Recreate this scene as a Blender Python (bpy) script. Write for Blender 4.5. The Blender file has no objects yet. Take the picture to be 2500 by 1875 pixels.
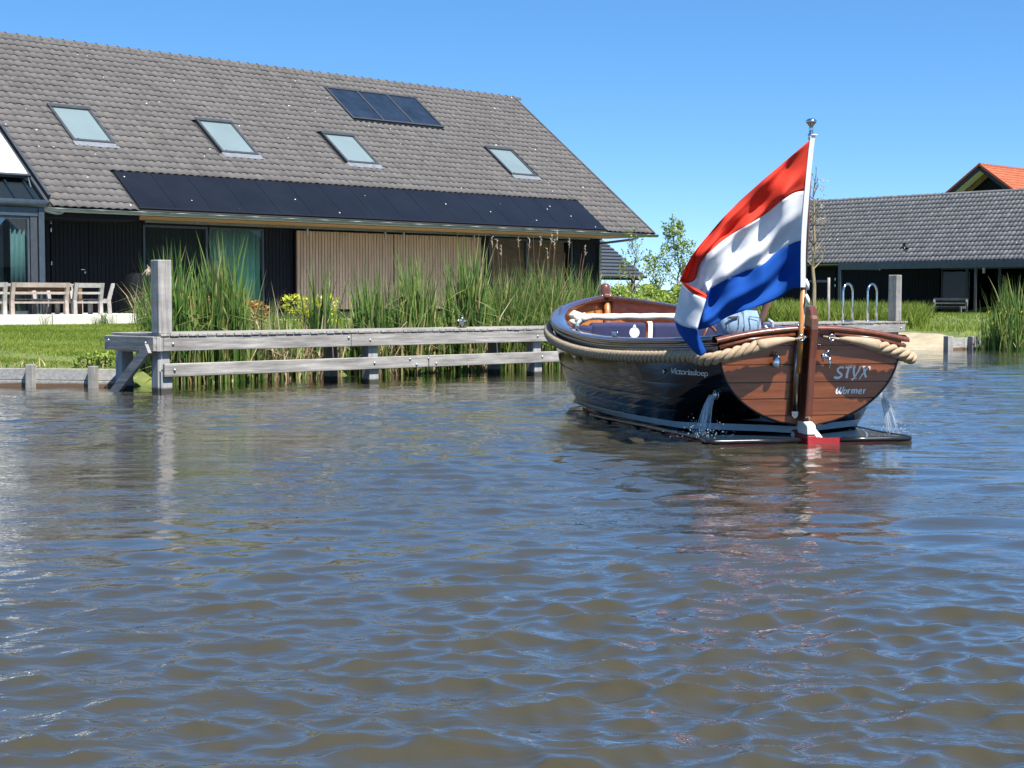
import bpy, bmesh, math, random
import numpy as np
from mathutils import Vector, Matrix
R = math.radians
random.seed(7); rng = np.random.default_rng(11)
scene = bpy.context.scene
COL = scene.collection

# ---------------------------------------------------------------- camera, sky, sun, exposure
cam_d = bpy.data.cameras.new("camera"); cam = bpy.data.objects.new("camera", cam_d); COL.objects.link(cam)
cam_d.sensor_width = 36.0; cam_d.lens = 54.53; cam_d.clip_start = 0.1; cam_d.clip_end = 6000
EYE = 1.25
cam.location = (0, 0, EYE)
cam.rotation_euler = (R(90 - 3.09), 0, R(-43.8))
scene.camera = cam
SUN_AZ, SUN_EL = 185.5, 57.0          # degrees clockwise from +Y, above the horizon
world = bpy.data.worlds.new("World"); scene.world = world; world.use_nodes = True
wn = world.node_tree; wn.nodes.clear()
sky = wn.nodes.new("ShaderNodeTexSky"); sky.sky_type = 'NISHITA'; sky.sun_disc = False
sky.sun_elevation = R(SUN_EL); sky.sun_rotation = R(SUN_AZ); sky.altitude = 1000
sky.air_density = 0.4; sky.dust_density = 0.0; sky.ozone_density = 4.0
hsv = wn.nodes.new("ShaderNodeHueSaturation"); hsv.inputs['Saturation'].default_value = 1.5
gam = wn.nodes.new("ShaderNodeGamma"); gam.inputs['Gamma'].default_value = 0.6
bg = wn.nodes.new("ShaderNodeBackground"); bg.inputs['Strength'].default_value = 0.148
wo = wn.nodes.new("ShaderNodeOutputWorld")
wn.links.new(sky.outputs[0], gam.inputs[0]); wn.links.new(gam.outputs[0], hsv.inputs['Color']); wn.links.new(hsv.outputs[0], bg.inputs[0]); wn.links.new(bg.outputs[0], wo.inputs[0])
sd = bpy.data.lights.new("sun", 'SUN'); sd.energy = 3.2; sd.angle = R(0.53); sd.color = (1.0, 0.955, 0.89)
so = bpy.data.objects.new("sun", sd); COL.objects.link(so)
_d = Vector((math.sin(R(SUN_AZ)) * math.cos(R(SUN_EL)), math.cos(R(SUN_AZ)) * math.cos(R(SUN_EL)), math.sin(R(SUN_EL))))
so.rotation_euler = _d.to_track_quat('Z', 'Y').to_euler(); so.location = (0, -20, 40)
vs = scene.view_settings; vs.view_transform = 'Standard'; vs.look = 'None'; vs.exposure = 1.55; vs.gamma = 1.0
vs.use_curve_mapping = False
scene.render.engine = 'CYCLES'
scene.cycles.max_bounces = 7; scene.cycles.transparent_max_bounces = 12
scene.cycles.caustics_reflective = False; scene.cycles.caustics_refractive = False
try: scene.cycles.use_denoising = True
except Exception: pass

# ---------------------------------------------------------------- materials
MATS = {}
def nt(name):
    m = bpy.data.materials.new(name); m.use_nodes = True; MATS[name] = m
    n = m.node_tree.nodes; return m, n, m.node_tree.links, n['Principled BSDF'], n['Material Output']
def pmat(name, col, rough=0.6, metal=0.0, var=0.18, scale=(6, 6, 6), bump=0.0, bscale=None, coat=0.0, spec=0.5, detail=4,
         attr=None, ramp=None, transl=0.0, space='Object', col2=None, pw=None):
    """Principled material; colour moved about by a stretched noise, optional tint attribute, bump, coat, translucency."""
    m, n, l, b, out = nt(name)
    b.inputs['Roughness'].default_value = rough; b.inputs['Metallic'].default_value = metal
    b.inputs['Specular IOR Level'].default_value = spec
    if coat: b.inputs['Coat Weight'].default_value = coat; b.inputs['Coat Roughness'].default_value = 0.04
    tc = n.new('ShaderNodeTexCoord'); mp = n.new('ShaderNodeMapping'); mp.inputs['Scale'].default_value = scale
    if space == 'World':
        ge = n.new('ShaderNodeNewGeometry'); l.new(ge.outputs['Position'], mp.inputs['Vector'])
    else: l.new(tc.outputs[space], mp.inputs['Vector'])
    no = n.new('ShaderNodeTexNoise'); no.inputs['Scale'].default_value = 1.0; no.inputs['Detail'].default_value = detail
    no.inputs['Roughness'].default_value = 0.62
    l.new(mp.outputs[0], no.inputs['Vector'])
    rp = n.new('ShaderNodeValToRGB'); l.new(no.outputs[0], rp.inputs[0])
    c2 = col2 if col2 else tuple(min(1, c * (1 + var)) for c in col)
    c1 = tuple(c * (1 - var) for c in col)
    rp.color_ramp.elements[0].position = 0.3; rp.color_ramp.elements[1].position = 0.7
    rp.color_ramp.elements[0].color = (*c1, 1); rp.color_ramp.elements[1].color = (*c2, 1)
    last = rp.outputs[0]
    if ramp is not None:
        at = n.new('ShaderNodeAttribute'); at.attribute_name = attr or 'tint'
        r2 = n.new('ShaderNodeValToRGB'); l.new(at.outputs['Fac'], r2.inputs[0])
        els = r2.color_ramp.elements
        while len(els) < len(ramp): els.new(0.5)
        for e, (p, c) in zip(els, ramp): e.position = p; e.color = (*c, 1)
        mx = n.new('ShaderNodeMix'); mx.data_type = 'RGBA'; mx.blend_type = 'MULTIPLY'; mx.inputs['Factor'].default_value = 1.0
        nr = n.new('ShaderNodeValToRGB'); nr.color_ramp.elements[0].color = (1 - var,) * 3 + (1,); nr.color_ramp.elements[1].color = (1 + var,) * 3 + (1,)
        l.new(no.outputs[0], nr.inputs[0]); l.new(r2.outputs[0], mx.inputs['A']); l.new(nr.outputs[0], mx.inputs['B'])
        last = mx.outputs['Result']
    l.new(last, b.inputs['Base Color'])
    if bump:
        bu = n.new('ShaderNodeBump'); bu.inputs['Strength'].default_value = 1.0; bu.inputs['Distance'].default_value = bump
        if bscale:
            m2 = n.new('ShaderNodeMapping'); m2.inputs['Scale'].default_value = bscale
            src = n.new('ShaderNodeNewGeometry').outputs['Position'] if space == 'World' else tc.outputs[space]
            l.new(src, m2.inputs['Vector']); n2 = n.new('ShaderNodeTexNoise'); n2.inputs['Scale'].default_value = 1; n2.inputs['Detail'].default_value = 5
            l.new(m2.outputs[0], n2.inputs['Vector']); l.new(n2.outputs[0], bu.inputs['Height'])
        else: l.new(no.outputs[0], bu.inputs['Height'])
        l.new(bu.outputs[0], b.inputs['Normal'])
    if transl:
        tr = n.new('ShaderNodeBsdfTranslucent'); l.new(last, tr.inputs['Color'])
        ms = n.new('ShaderNodeMixShader'); ms.inputs[0].default_value = transl
        l.new(b.outputs[0], ms.inputs[1]); l.new(tr.outputs[0], ms.inputs[2]); l.new(ms.outputs[0], out.inputs[0])
    return m
def glassmat(name, tint=(0.8, 0.86, 0.85), refl=1.0, ior=1.5):
    m, n, l, b, out = nt(name)
    n.remove(b); g = n.new('ShaderNodeBsdfGlossy'); g.inputs['Roughness'].default_value = 0.01
    t = n.new('ShaderNodeBsdfTransparent'); t.inputs[0].default_value = (*tint, 1)
    f = n.new('ShaderNodeFresnel'); f.inputs['IOR'].default_value = ior
    ge = n.new('ShaderNodeNewGeometry'); inv = n.new('ShaderNodeMath'); inv.operation = 'SUBTRACT'; inv.inputs[0].default_value = 1; l.new(ge.outputs['Backfacing'], inv.inputs[1])
    mu = n.new('ShaderNodeMath'); mu.operation = 'MULTIPLY'; l.new(f.outputs[0], mu.inputs[0]); l.new(inv.outputs[0], mu.inputs[1])
    ms = n.new('ShaderNodeMixShader'); l.new(mu.outputs[0], ms.inputs[0]); l.new(t.outputs[0], ms.inputs[1]); l.new(g.outputs[0], ms.inputs[2])
    l.new(ms.outputs[0], out.inputs[0]); return m
def speckled(m, scale=2.2, thr=0.055, amount=(0.75, 0.74, 0.7), gate=0.5):
    """scatter small bird droppings over a material's base colour (world placed)"""
    n, l = m.node_tree.nodes, m.node_tree.links; b = n['Principled BSDF']
    src = b.inputs['Base Color'].links[0].from_socket
    ge = n.new('ShaderNodeNewGeometry'); vo = n.new('ShaderNodeTexVoronoi'); vo.inputs['Scale'].default_value = scale
    nz = n.new('ShaderNodeTexNoise'); nz.inputs['Scale'].default_value = 23; 
    add = n.new('ShaderNodeVectorMath'); add.operation = 'MULTIPLY_ADD'; add.inputs[1].default_value = (0.05,) * 3
    l.new(ge.outputs['Position'], nz.inputs['Vector']); l.new(nz.outputs['Color'], add.inputs[0]); l.new(ge.outputs['Position'], add.inputs[2])
    l.new(add.outputs[0], vo.inputs['Vector'])
    lt = n.new('ShaderNodeMath'); lt.operation = 'LESS_THAN'; lt.inputs[1].default_value = thr; l.new(vo.outputs['Distance'], lt.inputs[0])
    sx = n.new('ShaderNodeSeparateColor'); l.new(vo.outputs['Color'], sx.inputs[0])
    gt = n.new('ShaderNodeMath'); gt.operation = 'GREATER_THAN'; gt.inputs[1].default_value = gate; l.new(sx.outputs[0], gt.inputs[0])
    mu = n.new('ShaderNodeMath'); mu.operation = 'MULTIPLY'; l.new(lt.outputs[0], mu.inputs[0]); l.new(gt.outputs[0], mu.inputs[1])
    mx = n.new('ShaderNodeMix'); mx.data_type = 'RGBA'; l.new(mu.outputs[0], mx.inputs['Factor']); l.new(src, mx.inputs['A'])
    mx.inputs['B'].default_value = (*amount, 1); l.new(mx.outputs['Result'], b.inputs['Base Color'])
M = MATS
TILE_R = [(0.0, (.084, .078, .075)), (.45, (.102, .095, .091)), (.8, (.116, .108, .103)), (1.0, (.13, .114, .102))]
speckled(pmat('tile_brown', (.16, .137, .122), .8, var=.14, scale=(1.6, 1.6, 1.6), ramp=TILE_R, space='World', detail=8), 2.6, .06, gate=.45)
speckled(pmat('tile_grey', (.11, .11, .112), .7, var=.2, scale=(1.5,) * 3, ramp=[(0, (.10, .10, .103)), (.6, (.14, .14, .142)), (1, (.175, .173, .174))], space='World', detail=8), 2.0, .06)
pmat('tile_red', (.5, .13, .06), .8, var=.15, scale=(2,) * 3, ramp=[(0, (.34, .085, .035)), (1, (.46, .13, .06))], space='World')
def streaked(m, scale, lo=.72, hi=1.12):
    n, l = m.node_tree.nodes, m.node_tree.links; b = n['Principled BSDF']; src = b.inputs['Base Color'].links[0].from_socket
    ge = n.new('ShaderNodeNewGeometry'); mp = n.new('ShaderNodeMapping'); mp.inputs['Scale'].default_value = scale; l.new(ge.outputs['Position'], mp.inputs[0])
    nz = n.new('ShaderNodeTexNoise'); nz.inputs['Scale'].default_value = 1; nz.inputs['Detail'].default_value = 6; nz.inputs['Roughness'].default_value = .7; l.new(mp.outputs[0], nz.inputs['Vector'])
    mr = n.new('ShaderNodeMapRange'); mr.inputs[1].default_value = .3; mr.inputs[2].default_value = .7; mr.inputs[3].default_value = lo; mr.inputs[4].default_value = hi; l.new(nz.outputs[0], mr.inputs[0])
    mx = n.new('ShaderNodeMix'); mx.data_type = 'RGBA'; mx.blend_type = 'MULTIPLY'; mx.inputs['Factor'].default_value = 1; l.new(src, mx.inputs['A']); l.new(mr.outputs[0], mx.inputs['B']); l.new(mx.outputs['Result'], b.inputs['Base Color'])
streaked(M['tile_brown'], (2.4, .35, .35), .84, 1.1); streaked(M['tile_grey'], (.4, 2.4, .4), .85, 1.12)
pmat('roof_under', (.02, .018, .018), .9)
pmat('zinc', (.2, .235, .235), .42, .55, var=.25, scale=(2.5, 8, 8))
speckled(pmat('solar', (.010, .011, .015), .3, 0, var=.2, scale=(1, 1, 1), spec=.3), 3.2, .07, gate=.45)
pmat('solar_frame', (.008, .008, .01), .4)
pmat('collector', (.018, .026, .042), .12, 0, var=.35, scale=(1.5, 1.5, 1.5))
pmat('frame_grey', (.06, .066, .075), .4, .2)
pmat('skylight_pane', (.18, .235, .24), .12, 0, var=.08, scale=(.8, .8, .8), spec=.7)
pmat('lead', (.22, .24, .26), .5, .3)
pmat('black_board', (.004, .0055, .010), .6, var=.35, scale=(14, 14, 1.2), bump=.002, spec=.2)
pmat('dark_room', (.012, .013, .014), .9)
pmat('soffit', (.36, .2, .085), .6, var=.3, scale=(1.5, 14, 14))
pmat('slat', (.5, .35, .26), .7, var=.28, scale=(9, 9, .7), space='World')
pmat('cons_frame', (.055, .075, .095), .35, .15)
pmat('awning', (.82, .82, .80), .7, var=.03)
glassmat('glass', ior=1.6); glassmat('glass_coated', (.6, .68, .7), ior=2.7); glassmat('glass_dark', (.55, .6, .58), ior=1.38)
pmat('curtain_teal', (.26, .58, .47), .8, var=.1, scale=(4, 4, 1)); pmat('curtain_pale', (.5, .66, .6), .8, var=.05)
pmat('curtain_dark', (.10, .28, .24), .8)
pmat('brick_reflection', (.3, .16, .115), .8, var=.2, scale=(3, 3, 9))  # colour stands in for brick mirrored in the right-hand panes
pmat('concrete', (.62, .6, .54), .85, var=.1, scale=(1.5, 1.5, 4), bump=.002)
pmat('room_floor', (.2, .18, .15), .6)
def wood(name, c, axis, var=.35, rough=.8):
    s = [22, 22, 22]; s[axis] = 1.3
    return pmat(name, c, rough, var=var, scale=tuple(s), bump=.003, detail=6, space='World')
wood('wood_x', (.30, .285, .262), 0, .5); wood('wood_y', (.30, .285, .262), 1, .45); wood('wood_z', (.31, .295, .272), 2, .4)
wood('deck', (.33, .31, .275), 1, .4)
pmat('chair_wood', (.36, .335, .31), .75, var=.3, scale=(5, 5, 5)); pmat('chair_brown', (.37, .30, .255), .75, var=.3, scale=(5, 5, 5))
pmat('steel', (.62, .63, .63), .18, 1.0, var=.06); pmat('steel_dark', (.28, .28, .27), .22, 1.0, var=.1); pmat('galv', (.5, .51, .5), .4, .8)
pmat('mahogany', (.165, .045, .016), .3, var=.45, scale=(2, 22, 22), coat=1.0, detail=6)
pmat('mahogany_v', (.13, .034, .013), .3, var=.45, scale=(22, 22, 2), coat=1.0, detail=6)
pmat('mahogany_t', (.2, .058, .018), .3, var=.38, scale=(20, 1.6, 26), coat=1.0, detail=6)
pmat('wood_in', (.38, .15, .045), .35, var=.3, scale=(2, 16, 16), coat=.6)
pmat('cap_dark', (.075, .028, .02), .28, var=.3, scale=(3, 12, 12), coat=1.0)
pmat('amber', (.5, .22, .05), .3, var=.2, scale=(22, 22, 2), coat=1.0)
pmat('caulk', (.36, .2, .14), .6)
pmat('hull_black', (.004, .004, .0045), .05, var=.1, spec=.45)
pmat('hull_white', (.55, .6, .62), .25, var=.06); pmat('hull_cream', (.78, .76, .68), .35, var=.06); pmat('hull_red', (.33, .018, .02), .35, var=.2)
pmat('rubber', (.012, .012, .014), .25)
pmat('rope', (.40, .30, .19), .85, var=.2, scale=(40, 40, 40), bump=.003)
pmat('canvas_tan', (.42, .31, .2), .85, var=.12, scale=(12,) * 3, bump=.003)
pmat('cream_cloth', (.72, .66, .54), .85, var=.06, scale=(8,) * 3, bump=.006)
pmat('navy', (.022, .028, .085), .85, var=.2, scale=(5,) * 3, bump=.004)
pmat('white_cloth', (.8, .8, .79), .8, var=.03)
pmat('white_paint', (.78, .8, .79), .4, var=.02)
pmat('grey_tube', (.42, .48, .5), .35, .3)
for nm, c in (('flag_red', (.8, .075, .045)), ('flag_white', (.84, .85, .87)), ('flag_blue', (.018, .10, .43))):
    pmat(nm, c, .75, var=.05, scale=(3,) * 3, transl=.35, spec=.05)
pmat('skin', (.5, .25, .16), .5, var=.06); pmat('denim', (.25, .37, .5), .85, var=.25, scale=(9, 9, 9), bump=.004)
pmat('shirt', (.045, .042, .045), .85, var=.2, scale=(6,) * 3); pmat('hair', (.12, .07, .04), .6); pmat('leather', (.16, .06, .025), .35, var=.4)
pmat('stitch', (.03, .05, .09), .8)
pmat('bark', (.24, .2, .12), .9, var=.4, scale=(14, 14, 3), bump=.01); pmat('bark_grey', (.17, .15, .12), .9, var=.3, scale=(14, 14, 3))
LEAF = lambda *cs: [(i / (len(cs) - 1), c) for i, c in enumerate(cs)]
pmat('grass', (.1, .2, .03), .7, var=.2, scale=(.6,) * 3, ramp=LEAF((.075, .125, .012), (.16, .24, .024), (.25, .32, .045), (.4, .36, .13)), transl=.35, space='World', spec=.25)
pmat('tall_grass', (.1, .2, .03), .7, var=.2, scale=(.6,) * 3, ramp=LEAF((.07, .12, .015), (.16, .235, .03), (.24, .3, .05), (.36, .33, .13)), transl=.35, space='World', spec=.25)
pmat('reed', (.06, .13, .03), .5, var=.2, scale=(2,) * 3, ramp=LEAF((.03, .075, .018), (.075, .165, .032), (.14, .25, .05), (.26, .33, .085), (.45, .38, .18)), transl=.4, space='World', spec=.4)
pmat('straw', (.45, .35, .2), .8, var=.3, scale=(6,) * 3, ramp=LEAF((.2, .12, .06), (.42, .33, .19), (.56, .47, .32)), transl=.15, space='World')
pmat('plume', (.5, .4, .3), .9, var=.2)
pmat('leaf_green', (.08, .17, .03), .55, var=.2, ramp=LEAF((.10, .17, .02), (.24, .34, .045), (.38, .46, .09)), transl=.35)
pmat('leaf_orange', (.4, .16, .05), .6, var=.2, ramp=LEAF((.1, .16, .03), (.32, .2, .05), (.42, .13, .045), (.45, .36, .08)), transl=.3)
pmat('leaf_yellow', (.55, .6, .05), .6, var=.2, ramp=LEAF((.26, .33, .02), (.5, .52, .03), (.62, .62, .06)), transl=.3)
pmat('blossom', (.45, .36, .28), .8); pmat('iris_yellow', (.8, .58, .03), .6, var=.1, transl=.2)
pmat('ground', (.10, .15, .03), .95, var=.3, scale=(1.8,) * 3, col2=(.17, .2, .05), space='World')
pmat('mud', (.05, .035, .02), .9, var=.4, scale=(3,) * 3, space='World')
pmat('sand', (.36, .3, .2), .95, var=.2, scale=(3,) * 3, bump=.02, bscale=(9, 9, 9), space='World')
pmat('slate_panel', (.06, .07, .085), .5, var=.15)
pmat('cover_black', (.005, .006, .008), .8, spec=.15)
pmat('white_board', (.7, .7, .68), .6)
pmat('timber_brown', (.2, .12, .06), .7, var=.3, scale=(6,) * 3)
for _n in ('wood_x', 'wood_y', 'wood_z', 'deck'): streaked(M[_n], (1.1, 1.1, 3.0), .62, 1.25)
# stained revetment: grey boards, rust-brown where the water has soaked them
def stained(nm='wood_stain', c=(.36, .35, .325), ax=0, dark=(.14, .085, .05), zt=.075):
    m = wood(nm, c, ax, .3); n, l = m.node_tree.nodes, m.node_tree.links; b = n['Principled BSDF']
    src = b.inputs['Base Color'].links[0].from_socket
    ge = n.new('ShaderNodeNewGeometry'); sp = n.new('ShaderNodeSeparateXYZ'); l.new(ge.outputs['Position'], sp.inputs[0])
    nz = n.new('ShaderNodeTexNoise'); nz.inputs['Scale'].default_value = 2.5; l.new(ge.outputs['Position'], nz.inputs['Vector'])
    ma = n.new('ShaderNodeMath'); ma.operation = 'MULTIPLY_ADD'; ma.inputs[1].default_value = .05; l.new(nz.outputs[0], ma.inputs[0]); l.new(sp.outputs[2], ma.inputs[2])
    mr = n.new('ShaderNodeMapRange'); mr.inputs[1].default_value = zt; mr.inputs[2].default_value = zt + .03; mr.inputs[3].default_value = 1; mr.inputs[4].default_value = 0
    l.new(ma.outputs[0], mr.inputs[0]); mx = n.new('ShaderNodeMix'); mx.data_type = 'RGBA'; l.new(mr.outputs[0], mx.inputs['Factor'])
    l.new(src, mx.inputs['A']); mx.inputs['B'].default_value = (*dark, 1); l.new(mx.outputs['Result'], b.inputs['Base Color'])
stained(); stained('wood_pile', (.33, .325, .315), 2, (.045, .042, .035), .085)
# water: murky olive body, clear dielectric surface, fine ripples
def water_material():
    m, n, l, b, out = nt('water'); n.remove(b)
    body = n.new('ShaderNodeBsdfDiffuse'); body.inputs['Color'].default_value = (.050, .045, .0285, 1)
    film = n.new('ShaderNodeBsdfGlossy'); film.inputs['Roughness'].default_value = .03; film.inputs['Color'].default_value = (1, 1, 1, 1)
    lw = n.new('ShaderNodeLayerWeight'); lw.inputs['Blend'].default_value = .5
    pw = n.new('ShaderNodeMath'); pw.operation = 'POWER'; pw.inputs[1].default_value = 3.3; l.new(lw.outputs['Facing'], pw.inputs[0])
    ad = n.new('ShaderNodeMath'); ad.operation = 'MULTIPLY_ADD'; ad.inputs[1].default_value = .98; ad.inputs[2].default_value = .02; l.new(pw.outputs[0], ad.inputs[0])
    mixs = n.new('ShaderNodeMixShader'); l.new(ad.outputs[0], mixs.inputs[0]); l.new(body.outputs[0], mixs.inputs[1]); l.new(film.outputs[0], mixs.inputs[2]); l.new(mixs.outputs[0], out.inputs[0])
    tc = n.new('ShaderNodeNewGeometry'); prev = None
    for sc, dist in (((9, 9, 9), .011), ((26, 26, 26), .0055)):
        mp = n.new('ShaderNodeMapping'); mp.inputs['Scale'].default_value = sc; mp.inputs['Rotation'].default_value = (0, 0, R(44))
        mp2 = n.new('ShaderNodeMapping'); mp2.inputs['Scale'].default_value = (.4, 1, 1)
        l.new(tc.outputs['Position'], mp.inputs[0]); l.new(mp.outputs[0], mp2.inputs[0])
        nz = n.new('ShaderNodeTexNoise'); nz.inputs['Scale'].default_value = 1; nz.inputs['Detail'].default_value = 2.5; nz.inputs['Distortion'].default_value = .6
        l.new(mp2.outputs[0], nz.inputs['Vector'])
        bu = n.new('ShaderNodeBump'); bu.inputs['Strength'].default_value = 1; bu.inputs['Distance'].default_value = dist
        l.new(nz.outputs[0], bu.inputs['Height'])
        pn = n.new('ShaderNodeTexNoise'); pn.inputs['Scale'].default_value = .55; pn.inputs['Detail'].default_value = 3; l.new(tc.outputs['Position'], pn.inputs['Vector'])
        pr = n.new('ShaderNodeMapRange'); pr.inputs[1].default_value = .38; pr.inputs[2].default_value = .62; pr.inputs[3].default_value = .25; pr.inputs[4].default_value = 1.0; l.new(pn.outputs[0], pr.inputs[0]); l.new(pr.outputs[0], bu.inputs['Strength'])
        if prev: l.new(prev.outputs[0], bu.inputs['Normal'])
        prev = bu
    for q in (body, film, lw): l.new(prev.outputs[0], q.inputs['Normal'])
    return m
water_material()
def splash_material():
    m, n, l, b, out = nt('splash')
    b.inputs['Base Color'].default_value = (.75, .8, .83, 1); b.inputs['Roughness'].default_value = .05; b.inputs['IOR'].default_value = 1.33
    t = n.new('ShaderNodeBsdfTransparent'); ms = n.new('ShaderNodeMixShader'); ms.inputs[0].default_value = .35
    l.new(t.outputs[0], ms.inputs[1]); l.new(b.outputs[0], ms.inputs[2]); l.new(ms.outputs[0], out.inputs[0])
splash_material()

# ---------------------------------------------------------------- helpers
OFF = Vector((0, 0, 0))
def thing(name, label, cat, loc=(0, 0, 0), rz=0.0, group=None, local=False):
    """an Empty at a thing's base; afterwards its parts may be given in world coordinates (local=False) or in its own"""
    global OFF
    o = bpy.data.objects.new(name, None); COL.objects.link(o); o.empty_display_size = .2
    o.location = loc; o.rotation_euler = (0, 0, rz); o['label'] = label; o['category'] = cat
    if group: o['group'] = group
    OFF = Vector((0, 0, 0)) if local else Vector(loc)
    return o
def tag(o, label=None, cat=None, group=None, kind=None):
    for k, v in (('label', label), ('category', cat), ('group', group), ('kind', kind)):
        if v: o[k] = v
    return o
def world_off():
    global OFF; OFF = Vector((0, 0, 0))
def link(name, me, mat, parent=None):
    o = bpy.data.objects.new(name, me); COL.objects.link(o)
    if mat: me.materials.append(M[mat])
    if parent: o.parent = parent
    return o
def np_mesh(name, V, F, mat, parent=None, smooth=False, tint=None):
    V = np.asarray(V, np.float32) - np.array(OFF, np.float32); F = np.asarray(F, np.int32)
    me = bpy.data.meshes.new(name); k = F.shape[1]
    me.vertices.add(len(V)); me.vertices.foreach_set('co', V.ravel())
    me.loops.add(F.size); me.loops.foreach_set('vertex_index', F.ravel())
    me.polygons.add(len(F)); me.polygons.foreach_set('loop_start', np.arange(0, F.size, k, dtype=np.int32))
    if smooth: me.polygons.foreach_set('use_smooth', np.ones(len(F), bool))
    me.update(calc_edges=True)
    if tint is not None:
        a = me.attributes.new('tint', 'FLOAT', 'POINT'); a.data.foreach_set('value', np.asarray(tint, np.float32))
    return link(name, me, mat, parent)
class MB:
    def __init__(s): s.v = []; s.f = []
    def add(s, vs, fs):
        k = len(s.v); s.v += [Vector(p) for p in vs]; s.f += [tuple(i + k for i in f) for f in fs]; return s
    def hexa(s, p): return s.add(p, [(0, 3, 2, 1), (4, 5, 6, 7), (0, 1, 5, 4), (1, 2, 6, 5), (2, 3, 7, 6), (3, 0, 4, 7)])
    def box(s, a, b):
        (x0, y0, z0), (x1, y1, z1) = a, b
        x0, x1 = min(x0, x1), max(x0, x1); y0, y1 = min(y0, y1), max(y0, y1); z0, z1 = min(z0, z1), max(z0, z1)
        return s.hexa([(x0, y0, z0), (x1, y0, z0), (x1, y1, z0), (x0, y1, z0), (x0, y0, z1), (x1, y0, z1), (x1, y1, z1), (x0, y1, z1)])
    def bar(s, p, q, w, h, up=(0, 0, 1)):
        p, q = Vector(p), Vector(q); d = (q - p).normalized(); u = Vector(up)
        r = d.cross(u); r = r.normalized() if r.length > 1e-5 else Vector((1, 0, 0)); u = r.cross(d)
        r *= w / 2; u *= h / 2
        return s.hexa([p - r - u, p + r - u, q + r - u, q - r - u, p - r + u, p + r + u, q + r + u, q - r + u])
    def tube(s, pts, rad, n=8, cap=True):
        pts = [Vector(p) for p in pts]; m = len(pts)
        rad = [rad] * m if isinstance(rad, (int, float)) else list(rad)
        t0 = (pts[1] - pts[0]).normalized(); ref = Vector((0, 0, 1)) if abs(t0.z) < .9 else Vector((1, 0, 0))
        r = t0.cross(ref).normalized(); k = len(s.v)
        for i, p in enumerate(pts):
            t = (pts[min(i + 1, m - 1)] - pts[max(i - 1, 0)]).normalized()
            r = (r - t * r.dot(t)).normalized(); b = t.cross(r)
            for j in range(n):
                a = 2 * math.pi * j / n; s.v.append(p + (r * math.cos(a) + b * math.sin(a)) * rad[i])
        for i in range(m - 1):
            for j in range(n):
                s.f.append((k + i * n + j, k + i * n + (j + 1) % n, k + (i + 1) * n + (j + 1) % n, k + (i + 1) * n + j))
        if cap: s.f.append(tuple(k + j for j in range(n))[::-1]); s.f.append(tuple(k + (m - 1) * n + j for j in range(n)))
        return s
    def lathe(s, prof, c=(0, 0, 0), n=16, axis='z'):
        k = len(s.v); c = Vector(c)
        for r, z in prof:
            for j in range(n):
                a = 2 * math.pi * j / n; p = (r * math.cos(a), r * math.sin(a), z)
                if axis == 'x': p = (z, p[0], p[1])
                if axis == 'y': p = (p[0], z, p[1])
                s.v.append(c + Vector(p))
        m = len(prof)
        for i in range(m - 1):
            for j in range(n):
                s.f.append((k + i * n + j, k + i * n + (j + 1) % n, k + (i + 1) * n + (j + 1) % n, k + (i + 1) * n + j))
        s.f.append(tuple(k + j for j in range(n))[::-1]); s.f.append(tuple(k + (m - 1) * n + j for j in range(n)))
        return s
    def grid(s, G, closed=False):
        k = len(s.v); m, n = len(G), len(G[0])
        for row in G: s.v += [Vector(p) for p in row]
        for i in range(m - 1):
            for j in range(n - 1 + (1 if closed else 0)):
                j2 = (j + 1) % n; s.f.append((k + i * n + j, k + i * n + j2, k + (i + 1) * n + j2, k + (i + 1) * n + j))
        return s
    def prism(s, poly, ext):
        n = len(poly); e = Vector(ext); k = len(s.v)
        s.v += [Vector(p) for p in poly] + [Vector(p) + e for p in poly]
        s.f.append(tuple(range(k, k + n))[::-1]); s.f.append(tuple(range(k + n, k + 2 * n)))
        for i in range(n): s.f.append((k + i, k + (i + 1) % n, k + n + (i + 1) % n, k + n + i))
        return s
    def build(s, name, mat, parent=None, smooth=False, bevel=0.0, seg=2, weld=False, solid=0.0, subs=0):
        me = bpy.data.meshes.new(name); me.from_pydata([tuple(p - OFF) for p in s.v], [], s.f)
        bm = bmesh.new(); bm.from_mesh(me)
        if weld: bmesh.ops.remove_doubles(bm, verts=bm.verts, dist=1e-4)
        bmesh.ops.recalc_face_normals(bm, faces=bm.faces); bm.to_mesh(me); bm.free()
        if smooth:
            for p in me.polygons: p.use_smooth = True
        o = link(name, me, mat, parent)
        if bevel:
            b = o.modifiers.new('bevel', 'BEVEL'); b.width = bevel; b.segments = seg; b.limit_method = 'ANGLE'; b.angle_limit = R(40)
        if solid:
            q = o.modifiers.new('solid', 'SOLIDIFY'); q.thickness = solid; q.offset = 0
        if subs:
            q = o.modifiers.new('subs', 'SUBSURF'); q.levels = subs; q.render_levels = subs
        return o
def bx(name, mat, parent, a, b, bevel=0.0): return MB().box(a, b).build(name, mat, parent, bevel=bevel)
def struct(o): o['kind'] = 'structure'; return o
def catmull(P, n):
    P = np.asarray(P, float); m = len(P); Q = np.vstack([2 * P[0] - P[1], P, 2 * P[-1] - P[-2]]); out = []
    for t in np.linspace(0, m - 1 - 1e-9, n):
        i = int(t); f = t - i; a, b, c, d = Q[i], Q[i + 1], Q[i + 2], Q[i + 3]
        out.append(.5 * (2 * b + (c - a) * f + (2 * a - 5 * b + 4 * c - d) * f * f + (3 * b - a - 3 * c + d) * f ** 3))
    return np.array(out)
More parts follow.
